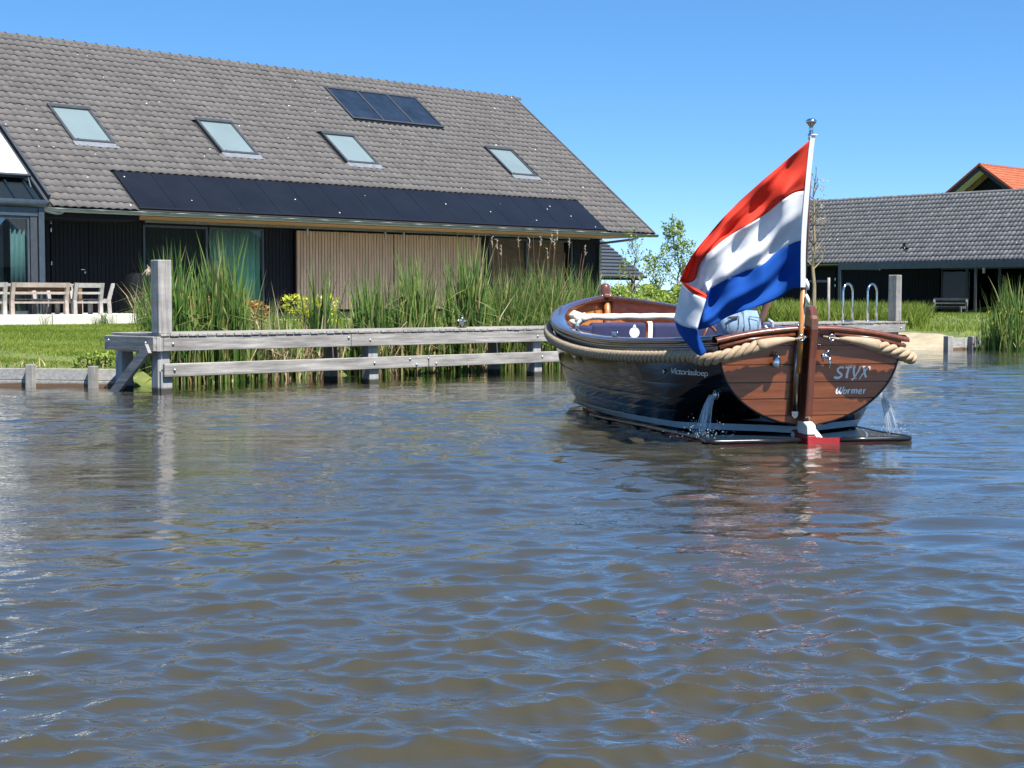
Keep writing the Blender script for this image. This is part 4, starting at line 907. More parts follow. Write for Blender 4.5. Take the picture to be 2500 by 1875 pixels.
shrub('orange_shrub', 'low rounded shrub with orange-red new leaves before the dark wall panel', (18.0, 27.2), [(-.85, 0, .45, .38), (-.4, .1, .52, .42), (.15, 0, .52, .42), (.65, .1, .45, .36)], 2200, .045, 'leaf_orange')
shrub('yellow_shrub', 'bright yellow-green flowering shrub at the foot of the slat screen', (20.55, 27.8), [(-.5, 0, .62, .3), (-.1, 0, .55, .3), (.35, 0, .6, .32), (.3, -.2, .3, .24), (-.2, 0, .35, .2)], 900, .042, 'leaf_yellow')
shrub('bank_herbs', 'small leafy green weeds on the bank edge beside the jetty end', (11.2, 20.3), [(0, 0, .12, .16), (.2, .1, .1, .14), (-.2, .15, .08, .12)], 240, .045, 'leaf_green')
shrub('garden_perennials', 'yellow and green perennials at the terrace end behind the plume', (19.6, 31.5), [(-.3, 0, .5, .3), (.2, 0, .45, .3), (.55, 0, .35, .25)], 600, .05, 'leaf_yellow')
_x = lambda px, D: (lambda xc: (xc * .7218 + D * .6921, -xc * .6921 + D * .7218))(D * (px - 1250) / 3787)
for _px, _D, _lab in ((1515, 46, 'low leafy shrub behind the reeds next to the house corner'), (1590, 47, 'low leafy shrub below the smallest young tree'), (1668, 46, 'low leafy shrub below the tallest young tree beside the flag')):
    shrub('green_shrub', _lab, _x(_px, _D), [(-.55, .3, .45, .42), (0, 0, .6, .5), (.5, -.3, .45, .42), (.15, .2, .9, .28)], 1500, .055, 'leaf_green')
def tree(name, label, x, y, h, crown0, crown_w, nleaf, leafsize, mat, bark, seed, group=None, bare=False, trunk_r=.035):
    rs = random.Random(seed); g0 = float(ground_z(x, y)); T = thing(name, label, 'tree', (x, y, g0), group=group); m = MB(); tips = []
    tp = [Vector((x, y, g0 - .1))]; n = 9
    for i in range(1, n + 1): tp.append(Vector((x + rs.gauss(0, .006 if bare else .02) * i, y + rs.gauss(0, .006 if bare else .02) * i, g0 + h * .93 * i / n)))
    m.tube(tp, [trunk_r * (1 - .85 * i / n) + .004 for i in range(n + 1)], 7)
    nb = 26 if bare else 30
    for k in range(nb):
        f = crown0 + (1 - crown0) * (k + .5) / nb; i = min(n - 1, int(f * n)); p = tp[i].lerp(tp[i + 1], f * n - i)
        a = k * 2.4 + rs.uniform(-.4, .4); L = crown_w * (1.15 - .75 * (f - crown0) / (1 - crown0)) * rs.uniform(.6, 1.15); up = L * rs.uniform(1.1, 1.9)
        e = p + Vector((math.cos(a) * L, math.sin(a) * L, up)); mid = p.lerp(e, .5) + Vector((math.cos(a) * L * .18, math.sin(a) * L * .18, -.08 * L))
        r0 = trunk_r * (.5 - .3 * f); m.tube([p, mid, e], [r0, r0 * .6, .008 if bare else .004], 5); tips += [(p.lerp(mid, t)) for t in (.5, .9)] + [mid.lerp(e, t) for t in (.3, .6, .9, 1)]
        for j in range(4 if bare else 2):
            t = rs.uniform(.25, .95); q = mid.lerp(e, t); d = Vector((rs.gauss(0, 1), rs.gauss(0, 1), rs.uniform(.4, 1.6))).normalized() * L * rs.uniform(.25, .55)
            m.tube([q, q + d * .5 + Vector((0, 0, .01)), q + d], [.009, .008, .006] if bare else [.006, .005, .003], 4); tips += [q + d * .5, q + d]
    m.build('trunk', bark, T)
    if nleaf:
        tips = np.array([list(t) for t in tips]); idx = rng.integers(0, len(tips), nleaf)
        C = tips[idx] + rng.normal(0, .055, (nleaf, 3)); leaves('crown', C, leafsize, mat, T, np.clip(.5 + .3 * np.sin(idx * 1.7) + rng.normal(0, .2, nleaf), 0, 1))
    world_off(); return T
def at_px(px, D):
    xc = D * (px - 1250) / 3787; return xc * .7218 + D * .6921, -xc * .6921 + D * .7218
YT = 'young trees beyond the reeds'
for px, D, h, cw, nl, lab, sd in ((1541, 50, 2.75, .5, 260, 'sparse young tree just right of the house downpipe', 3), (1597, 52, 2.2, .36, 750, 'smallest leafy young tree, the middle of three beside the flag', 4), (1650, 50, 3.1, .52, 1700, 'tallest leafy young tree, nearest the left edge of the flag', 5)):
    x, y = at_px(px, D); tree('young_tree', lab, x, y, h, .25, cw, nl, .05, 'leaf_green', 'bark_grey', sd, YT)
x, y = at_px(1986, 40); tree('staked_tree', 'almost bare staked young tree standing beside the flag', x, y, 4.55, .42, .33, 0, 0, None, 'bark', 12, bare=True, trunk_r=.062)
def tree_extra(x, y):
    g0 = float(ground_z(x, y)); S = thing('tree_stakes', 'pair of pale wooden stakes with black band holding the bare tree', 'tree stake', (x, y, g0))
    for dx, dy in ((.28, -.26), (-.22, .2)): MB().tube([(x + dx, y + dy, g0 - .1), (x + dx, y + dy, 1.83)], .036, 9).build('stake', 'wood_z', S, smooth=True)
    MB().bar((x + .28, y - .26, 1.74), (x - .22, y + .2, 1.74), .012, .06).build('tie_band', 'rubber', S); world_off()
    B = thing('dry_blossoms', 'clusters of withered pale blossom on the bare tree', 'blossom', (x, y, g0)); C = []
    for dx, dz in ((.2, 4.1), (.17, 3.9), (.24, 3.7), (.2, 3.45), (.2, 3.15), (.26, 3.05), (.12, 3.1), (-.12, 3.6)):
        for _ in range(16): C.append((x + dx * .72 + random.gauss(0, .045), y - dx * .69 + random.gauss(0, .045), g0 + dz + random.gauss(0, .03)))
    leaves('petals', np.array(C), .028, 'blossom', B)['kind'] = 'stuff'; world_off()
tree_extra(x, y)
def iris():
    cx, cy = 36.15, 19.45; C = clump('iris_clump', 'big clump of yellow flag iris and reeds standing in the water at the right edge', 'iris', (cx, cy), .9, .5, 560, (1.0, 2.25), (.028, .05), dry=60, tintc=.42, lean=.3, z=-.1, wk=.1)
    global OFF; OFF = Vector(C.location)
    for dx, dz in ((-.72, .95), (-.62, .66), (-.42, .93), (-.2, .55), (-.02, .5), (.1, .95), (.35, .75), (.6, .9), (.75, .6)):
        x, y = cx + dx * .72, cy - dx * .69; y -= .35 * .7; x -= .35 * .7
        MB().tube([(x + .05, y + .05, -.1), (x, y, dz)], .007, 5).build('stalk', 'leaf_green', C); m = MB()
        for k in range(6):
            a = k * math.pi / 3; rr = .075 if k % 2 else .05; up = .05 if k % 2 == 0 else -.03
            m.add([(x, y, dz), (x + rr * .5 * math.cos(a - .5), y + rr * .5 * math.sin(a - .5), dz + .03), (x + rr * math.cos(a), y + rr * math.sin(a), dz + up), (x + rr * .5 * math.cos(a + .5), y + rr * .5 * math.sin(a + .5), dz + .03)], [(0, 1, 2, 3)])
        m.build('flower', 'iris_yellow', C)
    world_off()
iris()
#@@BOAT
# ---------------------------------------------------------------- the sloop (own axes: x forward from the transom, y to port, z up)
BL = 6.9
def b_half(u):
    return 1.28 - .445 * ((.45 - u) / .45) ** 2 if u < .45 else 1.28 * max(0.0, 1 - ((u - .45) / .55) ** 2.6) ** .70
def b_sheer(u): return .86 + (.42 * ((u - .3) / .7) ** 1.9 if u > .3 else .06 * ((.3 - u) / .3) ** 2)
def b_keel(u): return -.28
def x_tr(z): return .14 * (.92 - z)
def x_st(z): return BL - .5 * max(0, (1.28 - z) / 1.5) ** 1.4
def hull_pt(u, z, off=0.0):
    z0, S = b_keel(u), b_sheer(u); k = min(1, max(0, (z - z0) / (S - z0)))
    q = 2.7 if u < .5 else 2.7 - 1.2 * ((u - .5) / .5) ** 1.5
    y = max(0, 1 - (1 - k) ** 2.6) ** (1 / q); z = max(z, z0)
    if u < .14:                       # wine-glass stern: the tuck runs into the sternpost
        kt = min(1, max(0, (z - .15) / (S - .15))); yt = .05 + .95 * max(0, 1 - (1 - kt) ** 2.6) ** (1 / 1.6)
        w = u / .14; w = w * w * (3 - 2 * w); y = yt * (1 - w) + y * w
    y *= b_half(u)
    return Vector((x_tr(z) * (1 - u) + x_st(z) * u, max(0, y + off) if y > 1e-3 else 0, z))
def mir(p): return Vector((p[0], -p[1], p[2]))
US = [0] + list(np.linspace(.006, .15, 18)) + list(np.linspace(.17, .9, 38)) + list(1 - np.geomspace(.09, .0015, 12)) + [1.0]
def make_boat():
    B = thing('wooden_sloop', 'black-hulled wooden sloop with mahogany transom lettered STYX under way on the canal', 'boat', BOAT, BOAT_A, local=True)
    def zl(u, f): S = b_sheer(u); return .135 + (S - .13 - .135) * f
    def patch(name, lo, hi, mat, rows=4, groove=0.0, off=0.0, parent=B, sides=(1, -1)):
        for s in sides:
            m = MB(); G = []
            for r in range(rows + 1):
                f = r / rows; row = []
                for u in US:
                    z = lo(u) * (1 - f) + hi(u) * f; o = off
                    if groove and r in (0, rows): o -= groove
                    elif groove and r in (1, rows - 1): z = lo(u) + (hi(u) - lo(u)) * (.03 if r == 1 else .97)
                    p = hull_pt(u, z, o); row.append(p if s > 0 else mir(p))
                G.append(row)
            m.grid(G).build(name, mat, parent, smooth=True, weld=True)
    C = lambda v: (lambda u: v)
    patch('hull_bottom', C(-.28), C(.028), 'hull_red', 6); patch('waterline_band', C(.028), C(.075), 'hull_black', 2); patch('boot_stripe', C(.075), C(.135), 'hull_white', 2)
    fs = [0, .177, .37, .58, 1.0]
    for a, b in zip(fs[:-1], fs[1:]): patch('strake', lambda u, a=a: zl(u, a), lambda u, b=b: zl(u, b), 'hull_black', 5, groove=.0012)
    patch('sheer_strake', lambda u: b_sheer(u) - .13, lambda u: b_sheer(u) - .02, 'mahogany', 3, off=.012)
    patch('inner_planking', lambda u: max(.12, b_keel(u) + .02), lambda u: b_sheer(u) - .015, 'wood_in', 5, off=-.055)
    # transom planks inside the outline of the stern section
    def W(z): return hull_pt(0, z).y
    def crown(y): return 1.015 - .095 * (y / .835) ** 2
    def tp(y, z, o=0.0): return Vector((x_tr(z) - o, y, z))
    seams = [.152, .24, .39, .535, .69, .86]
    m = MB(); zs = np.linspace(.15, .86, 24); m.grid([[tp(W(z) * t * .995, z, -.002) for t in np.linspace(-1, 1, 9)] for z in zs]); m.grid([[tp(t * .828, z * (crown(t * .828) - .85) + .85, -.002) for t in np.linspace(-1, 1, 17)] for z in (0, 1)])
    tr = m.build('transom', 'caulk', B)
    for z0, z1 in zip(seams[:-1], seams[1:]):
        G = [[tp(W(z) * t, z, o) for t in np.linspace(-1, 1, 25)] for z, o in [(z0 + .002, .0)] + [(z, .009) for z in np.linspace(z0 + .006, z1 - .004, 6)] + [(z1 - .001, .0)]]
        MB().grid(G).build('transom_plank', 'mahogany_t', tr)
    G = [[tp(t * .83, .862 + (crown(t * .83) - .02 - .862) * f, .012) for t in np.linspace(-1, 1, 25)] for f in np.linspace(0, 1, 4)]; MB().grid(G).build('transom_plank', 'mahogany', tr, solid=.01)
    # edge moulding of the transom and its cap
    for s in (1, -1): MB().tube([tp(s * W(z), z, .004) for z in np.linspace(.155, .8, 22)], .012, 8).build('transom_edge', 'hull_black', tr, smooth=True)
    prof = lambda y: [(-.07, -.005), (-.072, .02), (-.055, .036), (.0, .04), (.05, .036), (.065, .015), (.06, -.005)]
    G = [[Vector((x_tr(crown(y)) + a - .01, y, crown(y) + b - .02)) for a, b in prof(y)] for y in np.linspace(-.885, .885, 31)]
    MB().grid(G, True).build('transom_cap', 'mahogany', B, smooth=True)
    for s in (1, -1): MB().tube([(-.06, s * .855, .85), (-.07, s * .58, .915), (-.075, s * .18, .955)], .017, 8).build('rubbing_strip', 'mahogany', B, smooth=True)
    # gunwale cap rail
    us = [u for u in US if u > .004]
    for s in (1, -1):
        G = []; pl = [Vector((x_st(b_sheer(u)) * u + (1 - u) * -.02, b_half(u), 0)) for u in us]
        for i, u in enumerate(us):
            t = (pl[min(i + 1, len(us) - 1)] - pl[max(i - 1, 0)]).normalized(); n = Vector((-t.y, t.x, 0)); S = b_sheer(u); row = []
            if n.y < 0: n = -n
            for a, b in ((.055, -.02), (.06, .008), (.045, .026), (-.02, .032), (-.11, .03), (-.125, .018), (-.125, -.03), (-.02, -.032)):
                p = pl[i] + n * a; row.append(Vector((p.x, s * max(.0, p.y), S + b)))
            G.append(row)
        MB().grid(G, True).build('cap_rail', 'cap_dark', B, smooth=True)
        MB().tube([Vector((p.x, s * (p.y + .03), b_sheer(u) - .055)) for p, u in zip(pl[:-2], us[:-2])], .013, 6).build('rubbing_strip', 'cap_dark', B, smooth=True)
        for u in (.3, .5, .82):
            i = min(range(len(us)), key=lambda k: abs(us[k] - u)); p = pl[i]; t = (pl[i + 1] - pl[i - 1]).normalized(); z = b_sheer(us[i]) + .032; c = Vector((p.x, s * (p.y - .04), z)); t = Vector((t.x, s * t.y, 0))
            m = MB().tube([c - t * .085 + Vector((0, 0, .045)), c - t * .04 + Vector((0, 0, .036)), c + t * .04 + Vector((0, 0, .036)), c + t * .085 + Vector((0, 0, .045))], [.009, .013, .013, .009], 8)
            for q in (-.035, .035): m.tube([c + t * q, c + t * q + Vector((0, 0, .036))], .011, 8)
            m.build('cleat', 'steel', B, smooth=True)
    # stem with samson post, breasthook
    st = MB().tube([(6.72, 0, .55), (6.78, 0, 1.0), (6.82, 0, 1.28)], .045, 10).build('stem_post', 'wood_in', B, smooth=True)
    MB().tube([(6.86, 0, 1.22), (6.88, 0, 1.3), (6.9, .0, 1.37), (6.9, 0, 1.44), (6.9, 0, 1.47)], [.06, .062, .07, .062, .03], 12).build('stem_head', 'mahogany_v', B, smooth=True)
    MB().box((6.72, -.055, 1.285), (6.9, .055, 1.335)).build('breast_hook', 'mahogany', B, bevel=.015)
    for y in (-.12, 0, .12): MB().lathe([(.02, 0), (.016, .012), (.004, .016)], (6.66 - abs(y) * .4, y, 1.305), 8).build('rivet', 'steel', B, smooth=True)
    MB().tube([(6.9, 0, .1), (6.93, 0, .6), (6.94, 0, 1.2)], .03, 8).build('bow_band', 'steel_dark', B, smooth=True)
    # rope fender: three strands laid round the sheer, tapered canvas ends on the transom
    path = [(-.145, .50, .868), (-.14, .66, .825), (-.10, .84, .77), (.04, .955, .74)]
    for u in us:
        if .035 < u < .985: p = hull_pt(u, b_sheer(u) - .145, .08); path.append((p.x, p.y, p.z))
    path.append((7.0, .0, 1.13))
    path = path + [(x, -y, z) for x, y, z in path[-2::-1]]
    P = catmull(path, 1000); seg = np.linalg.norm(np.diff(P, axis=0), axis=1); s_ = np.concatenate([[0], np.cumsum(seg)]); Ltot = s_[-1]
    N = int(Ltot / .02); ss = np.linspace(0, Ltot, N); Q = np.stack([np.interp(ss, s_, P[:, i]) for i in range(3)], 1)
    T = np.gradient(Q, axis=0); T /= np.linalg.norm(T, axis=1)[:, None]; up = np.tile([0, 0, 1.], (N, 1)); n1 = np.cross(T, up); n1 /= np.linalg.norm(n1, axis=1)[:, None]; n2 = np.cross(n1, T)
    rope = None
    for k in range(3):
        ph = 2 * np.pi * (ss / .25) + k * 2.094; ctr = Q + .032 * (n1 * np.cos(ph)[:, None] + n2 * np.sin(ph)[:, None])
        o = MB().tube(ctr, .0265, 8).build('rope_fender' if rope is None else 'strand', 'rope', B if rope is None else rope, smooth=True); rope = rope or o
    for s in (1, -1):
        MB().tube([(-.12, s * .20, .915), (-.135, s * .27, .912), (-.145, s * .38, .895), (-.15, s * .49, .87), (-.15, s * .55, .857)], [.014, .026, .04, .052, .055], 14).build('rope_end_sleeve', 'canvas_tan', B, smooth=True)
        MB().tube([(-.10, s * .07, .935), (-.12, s * .15, .925), (-.13, s * .2, .915)], .011, 8).build('rope_lanyard', 'rope', B, smooth=True)
        m = MB(); m.tube([Vector((-.125, s * .14, .928)) + Vector((0, math.cos(a) * .026, math.sin(a) * .026)) for a in np.linspace(0, 6.28, 13)], .008, 6); m.build('shackle', 'steel', B, smooth=True)
    # rudder: mahogany stock with stepped head, steel tube for the staff on its port side, painted foot
    def rd(poly, y0, y1, name, mat, bevel=.01): return MB().prism([(x, y0, z) for x, z in poly], (0, y1 - y0, 0)).build(name, mat, B, bevel=bevel)
    rud = rd([(.10, .20), (.0, .20), (-.06, .24), (-.13, .75), (-.175, 1.0), (-.175, 1.09), (-.15, 1.12), (-.135, 1.17), (-.10, 1.2), (-.03, 1.205), (.02, .95), (.06, .55)], .002, .072, 'rudder', 'mahogany_v', .014)
    rd([(.12, .125), (.12, .196), (-.05, .196), (-.12, .17), (-.13, .085), (.08, .085)], -.004, .08, 'rudder_foot', 'hull_cream', .012)
    rd([(.12, .12), (-.13, .08), (-.15, -.3), (.3, -.3), (.3, .1)], -.006, .078, 'rudder_heel', 'hull_red', .01)
    tube = MB().tube([(.025, .13, .285), (-.035, .13, 1.03)], .031, 14).build('staff_socket', 'steel_dark', B, smooth=True)
    MB().prism([(.03, .10, .285), (.03, .165, .285), (.035, .16, .24), (.04, .13, .215), (.035, .105, .24)], (-.012, 0, 0)).build('socket_foot', 'steel', tube, bevel=.003)
    MB().tube([(-.04, .1, 1.0), (-.07, .06, 1.02), (-.09, .02, 1.02)], .013, 8).build('socket_bracket', 'steel', tube, smooth=True); MB().lathe([(.026, -.02), (.026, .02)], (-.06, .07, 1.01), 12, 'y').build('socket_clamp', 'steel', tube)
    m = MB(); m.tube([(-.10, -.05, .77), (-.13, -.09, .80), (-.12, -.13, .83)], .008, 8); m.tube([(-.12, -.05, .765), (-.12, -.12, .765)], .02, 10); m.tube([(-.12, -.06, .79), (-.12, -.06, .72)], .009, 8); m.tube([(-.12, -.12, .76), (-.12, -.125, .67)], .012, 8)
    m.build('rudder_fitting', 'steel', B, smooth=True)
    MB().lathe([(.004, .09), (.012, .06), (.028, .045), (.036, .01), (.037, -.04), (.03, -.05)], (-.04, .335, .72), 14).build('stern_light', 'steel', B, smooth=True)
    bxx = MB().hexa([tp(-.68, .866, .03), tp(-.80, .848, .03), tp(-.80, .848, .014), tp(-.68, .866, .014), tp(-.68, .892, .03), tp(-.80, .874, .03), tp(-.80, .874, .014), tp(-.68, .892, .014)]); bxx.build('name_plate', 'steel', B, bevel=.004)
    # flared plates at the waterline either side of the stern, faired up into the tuck
    def yo(x): return .93 + (hull_pt(max(0, x / BL), .07).y + .03 - .93) * (max(0, x) / 3.4) ** 1.3 if x > 0 else .93
    for s in (1, -1):
        xs = [-.03, .0] + list(np.linspace(.12, 3.4, 26)); nf = 12
        def pp(x, f):
            zi, zo = .056, .05 - .004 * max(0, x)
            yi = 0.0 if x < .05 else max(.02, hull_pt(max(0, x / BL), zi).y - .03); ya = max(yi + .02, yo(x)); y = yi + (ya - yi) * f
            return Vector((x, s * y, zo + (zi - zo) * (1 - f) ** 2))
        pl = MB().grid([[pp(x, t) for t in np.linspace(0, 1, 8)] for x in xs]).build('trim_plate', 'hull_black', B, smooth=True)
        side = [Vector((x, s * yo(x), .05 - .004 * max(0, x))) for x in xs]
        MB().grid([[p, p + Vector((0, -s * .03, -.17))] for p in side]).build('plate_skirt', 'hull_red', pl)
        top = [pp(-.03, f) for f in np.linspace(0, 1, 14)]
        MB().grid([[p + Vector((-.002, 0, -.001)), Vector((-.032, p.y, -.15))] for p in top]).build('plate_transom', 'hull_red', pl)
        MB().tube([Vector((-.035, s * y, .032)) for y in (.27 if s < 0 else .1, .5, .7, .88)] + [Vector((-.02, s * .925, .034)), Vector((.03, s * .935, .036))] + [p + Vector((0, 0, -.014)) for p in side[3:]], .023, 8).build('plate_edging', 'rubber', pl, smooth=True)
    MB().hexa([(-.03, -.12, .04), (.25, -.2, .04), (.25, .1, .04), (-.03, .04, .04), (-.02, -.04, .13), (.2, -.1, .16), (.2, .06, .16), (-.02, .04, .15)]).build('sternpost_fairing', 'hull_cream', B, bevel=.02)
    # through-hull fittings
    for u, z, r in ((.13, .60, .016), (.72, .26, .013), (.035, .42, .04)):
        p = hull_pt(u, z, .004); MB().tube([p + Vector((0, .012 * math.cos(a) * 0 + .004, 0)) + Vector((r * math.cos(a), 0, r * math.sin(a))) for a in np.linspace(0, 6.283, 15)], .006, 6).build('skin_fitting', 'steel', B, smooth=True)
    p = hull_pt(.035, .42, .004); MB().lathe([(.036, .0), (.036, .02), (.044, .022), (.044, .03), (.03, .03), (.03, .01)], p, 16, 'y').build('exhaust_outlet', 'steel', B, smooth=True)
    p = mir(hull_pt(.035, .42, .02)); MB().lathe([(.036, .0), (.036, .02), (.044, .022), (.044, .03), (.03, .03), (.03, .01)], p, 16, 'y').build('exhaust_outlet', 'steel', B, smooth=True)
    # inside: sole, side benches, backrest, cushions, helm
    G = [[Vector((x, y * t, .12)) for t in (-1, -.5, 0, .5, 1)] for x, y in [(1.5, .8), (2, 1.05), (2.4, 1.14), (3.2, 1.2), (4.4, 1.12), (5.4, .85), (6.2, .4), (6.5, .1)]]
    MB().grid(G).build('cabin_sole', 'wood_in', B)
    for s in (1, -1):
        G = [[Vector((x, s * y0, .52)), Vector((x, s * y1, .52))] for x, y0, y1 in [(1.3, .66, 1.0), (2, .75, 1.1), (3.2, .78, 1.18), (3.75, .78, 1.16)]]
        m = MB().grid(G); m.grid([[Vector((x, s * y0, .12)), Vector((x, s * y0, .52))] for x, y0 in [(1.3, .66), (2, .75), (3.2, .78), (3.75, .78)]]); m.build('side_bench', 'wood_in', B, solid=.02)
        MB().grid([[Vector((x, s * y0, .53)), Vector((x, s * (y0 + .02), .585)), Vector((x, s * (y1 - .02), .585)), Vector((x, s * y1, .53))] for x, y0, y1 in [(1.35, .66, .98), (2, .75, 1.08), (3.2, .78, 1.16), (3.6, .78, 1.14)]]).build('seat_cushion', 'navy', B, smooth=False)
    def cushion(name, a, b, par=B, mat='navy', bv=.045): return MB().box(a, b).build(name, mat, par, bevel=bv, smooth=True) if False else MB().box(a, b).build(name, mat, par, bevel=bv)
    for o in (cushion('backrest', (3.78, .36, .56), (3.92, 1.0, 1.005)), cushion('backrest', (3.78, -.98, .56), (3.92, .30, 1.0))): o.modifiers['bevel'].segments = 4
    MB().grid([[Vector((3.86 - .1 * math.cos(a), 1.03 + .11 * math.sin(a) * 1.1, z)) for a in np.linspace(-.3, 3.4, 12)] for z in (.56, .93, .975)]).build('side_pad', 'navy', B, smooth=True, solid=.05)
    MB().grid([[Vector((3.771 + c, .305 + .05 * t - .02 * (z - .56), z)) for t in (0, 1)] for z, c in ((.56, -.001), (.9, -.003), (.985, 0), (1.012, .03), (1.015, .08))]).build('strap', 'white_cloth', B, solid=.003)
    e = MB().lathe([(.058, 0), (.058, -.003)], (3.776, .505, .895), 20, 'x'); e.tube([(3.774, .505, .955), (3.774, .505, .985)], .008, 6); e.lathe([(.016, 0), (.016, -.003)], (3.775, .505, .965), 10, 'x'); e.build('emblem', 'white_paint', B)
    MB().lathe([(.036, 0), (.036, -.0015)], (3.772, .505, .893), 20, 'x').build('emblem_ring', 'navy', B) if False else None
    n = 26; pts = [(4.0 + .01 * math.sin(i), 1.0 - 1.95 * i / (n - 1), 1.068 + .004 * math.sin(i * 1.3) - .02 * (i / n - .5) ** 2) for i in range(n)]
    MB().tube(pts, [.037 + .003 * math.sin(i * 2.1) + .003 * math.sin(i * 5) for i in range(n)], 14).build('rolled_canopy', 'cream_cloth', B, smooth=True)
    m = MB()
    for k in range(7): 
        a = k * .9; c = Vector((3.95 + .03 * math.cos(a), 1.07 + .05 * math.sin(a * 1.7), 1.045 + .03 * math.sin(a))); m.tube([c + Vector((0, .08, .02 * math.cos(k))), c + Vector((.01, .02, .03 * math.sin(k * 2))), c + Vector((.02, -.06, .015))], [.015, .045, .03], 9)
    m.build('canopy_bunch', 'cream_cloth', B, smooth=True)
    for s in (1, -1):
        MB().tube([(3.9, s * 1.12, .80), (3.86, s * 1.135, .93), (3.85, s * 1.13, 1.0), (3.88, s * 1.09, 1.03)], .022, 8).build('canopy_frame', 'grey_tube', B, smooth=True); MB().tube([(3.84, s * 1.12, .87), (3.8, s * 1.02, .96)], .018, 8).build('canopy_frame', 'grey_tube', B, smooth=True)
    hl = MB().box((2.2, -.15, .12), (2.6, .55, .78)).build('helm_console', 'mahogany_v', B, bevel=.02)
    m = MB(); c = Vector((2.1, .3, .83)); ring = [c + Vector((.06 * math.sin(a), .2 * math.cos(a), .2 * math.sin(a))) for a in np.linspace(0, 6.283, 25)]; m.tube(ring, .016, 8, cap=False)
    for k in range(6):
        a = k * 1.047; m.tube([c, c + Vector((.07 * math.sin(a), .24 * math.cos(a), .24 * math.sin(a)))], [.012, .01], 6)
    m.build('steering_wheel', 'leather', hl, smooth=True)
    MB().box((.6, .35, .53), (1.2, .7, .68)).build('locker', 'leather', B, bevel=.05)
    # lettering
    K = 1 / 18.433
    def trpt(cx, cy):   # traced letter coordinates -> transom plane
        px, py = 2020 + cx * K, 880 + cy * K; fx = (px - 2020) / 120; fy = (py - 880) / 90
        y = -(.165 + .461 * fx + .024 * fy); z = .724 - .004 * fx - .326 * fy; return y, z
    def stroke(m, pts, hw, n=26):
        P = catmull(pts, n); hw = np.interp(np.linspace(0, 1, n), np.linspace(0, 1, len(hw)), hw) if not np.isscalar(hw) else np.full(n, hw)
        T = np.gradient(P, axis=0); T /= np.linalg.norm(T, axis=1)[:, None] + 1e-9; Nn = np.stack([-T[:, 1], T[:, 0]], 1); G = []
        for p, q, h in zip(P, Nn, hw):
            row = []
            for s in (-1, 1): y, z = trpt(*(p + q * h * s)); row.append(tp(y, z, stroke.o))
            G.append(row)
        stroke.o += .00008; m.grid(G)
    stroke.o = .0115
    letters = {
     'letter_s': [([(715, 330), (610, 296), (500, 330), (432, 420), (470, 510), (560, 580), (608, 640), (560, 730), (440, 782), (340, 765), (285, 725)], [50, 50, 42, 45, 55, 55, 50, 45, 55, 58, 55])],
     'letter_t': [([(780, 318), (930, 305), (1090, 285)], [44, 48, 46]), ([(935, 330), (885, 500), (850, 650), (832, 790)], [50, 50, 55, 62])],
     'letter_y': [([(1200, 255), (1160, 400), (1165, 580), (1190, 720)], [56, 52, 50, 45]), ([(1452, 250), (1390, 420), (1290, 600), (1200, 750), (1110, 840), (1050, 860)], [56, 45, 32, 26, 42, 44]), ([(1150, 790), (1290, 812)], [14, 18])],
     'letter_x': [([(1622, 245), (1632, 430), (1660, 600), (1712, 765)], [58, 55, 52, 48]), ([(1860, 415), (1895, 320), (1850, 275), (1740, 390), (1600, 560), (1490, 700), (1408, 845)], [18, 26, 30, 30, 27, 26, 26])],
     'letter_w': [([(455, 1190), (395, 1320), (372, 1440), (400, 1485), (450, 1450), (520, 1330), (575, 1200)], [34, 36, 34, 30, 22, 26, 32]), ([(600, 1195), (540, 1330), (515, 1440), (545, 1485), (600, 1440), (660, 1320), (722, 1180)], [30, 34, 34, 30, 22, 26, 30])],
     'letter_o': [([(800, 1310), (720, 1345), (690, 1440), (730, 1492), (800, 1450), (838, 1350), (800, 1310)], [26, 34, 34, 26, 26, 30, 26])],
     'letter_r': [([(925, 1290), (905, 1400), (890, 1495)], [34, 34, 32]), ([(905, 1400), (960, 1320), (1015, 1305)], [18, 26, 30])],
     'letter_m': [([(1095, 1290), (1075, 1400), (1060, 1495)], [32, 32, 30]), ([(1075, 1390), (1150, 1305), (1190, 1330), (1160, 1480)], [14, 24, 32, 30]), ([(1175, 1390), (1260, 1300), (1305, 1325), (1265, 1485)], [14, 24, 32, 32])],
     'letter_e': [([(1395, 1410), (1480, 1385), (1515, 1330), (1465, 1295), (1395, 1365), (1385, 1450), (1430, 1492), (1520, 1450)], [20, 22, 26, 24, 32, 34, 30, 16])],
     'letter_r2': [([(1625, 1290), (1605, 1400), (1590, 1490)], [34, 34, 30]), ([(1605, 1400), (1650, 1320), (1705, 1300)], [18, 26, 30])]}
    for k, v in letters.items():
        m = MB()
        for pts, hw in v: stroke(m, pts, hw)
        m.build(k.replace('r2', 'r'), 'white_paint', tr)
    cu = bpy.data.curves.new('script', 'FONT'); cu.body = 'Victoriasloep'; cu.size = .085; cu.shear = .35; cu.space_character = .86
    to = bpy.data.objects.new('script', cu); COL.objects.link(to); dg = bpy.context.evaluated_depsgraph_get(); me = bpy.data.meshes.new_from_object(to.evaluated_get(dg)); bpy.data.objects.remove(to)
    wid = max(v.co.x for v in me.vertices)
    for v in me.vertices:
        u = .115 - (v.co.x / wid) * .085; z = .585 + v.co.y * .9; p = hull_pt(u, z, .006); v.co = p
    o = bpy.data.objects.new('script_lettering', me); COL.objects.link(o); o.parent = B; me.materials.append(M['white_paint'])
    return B
make_boat(); world_off()

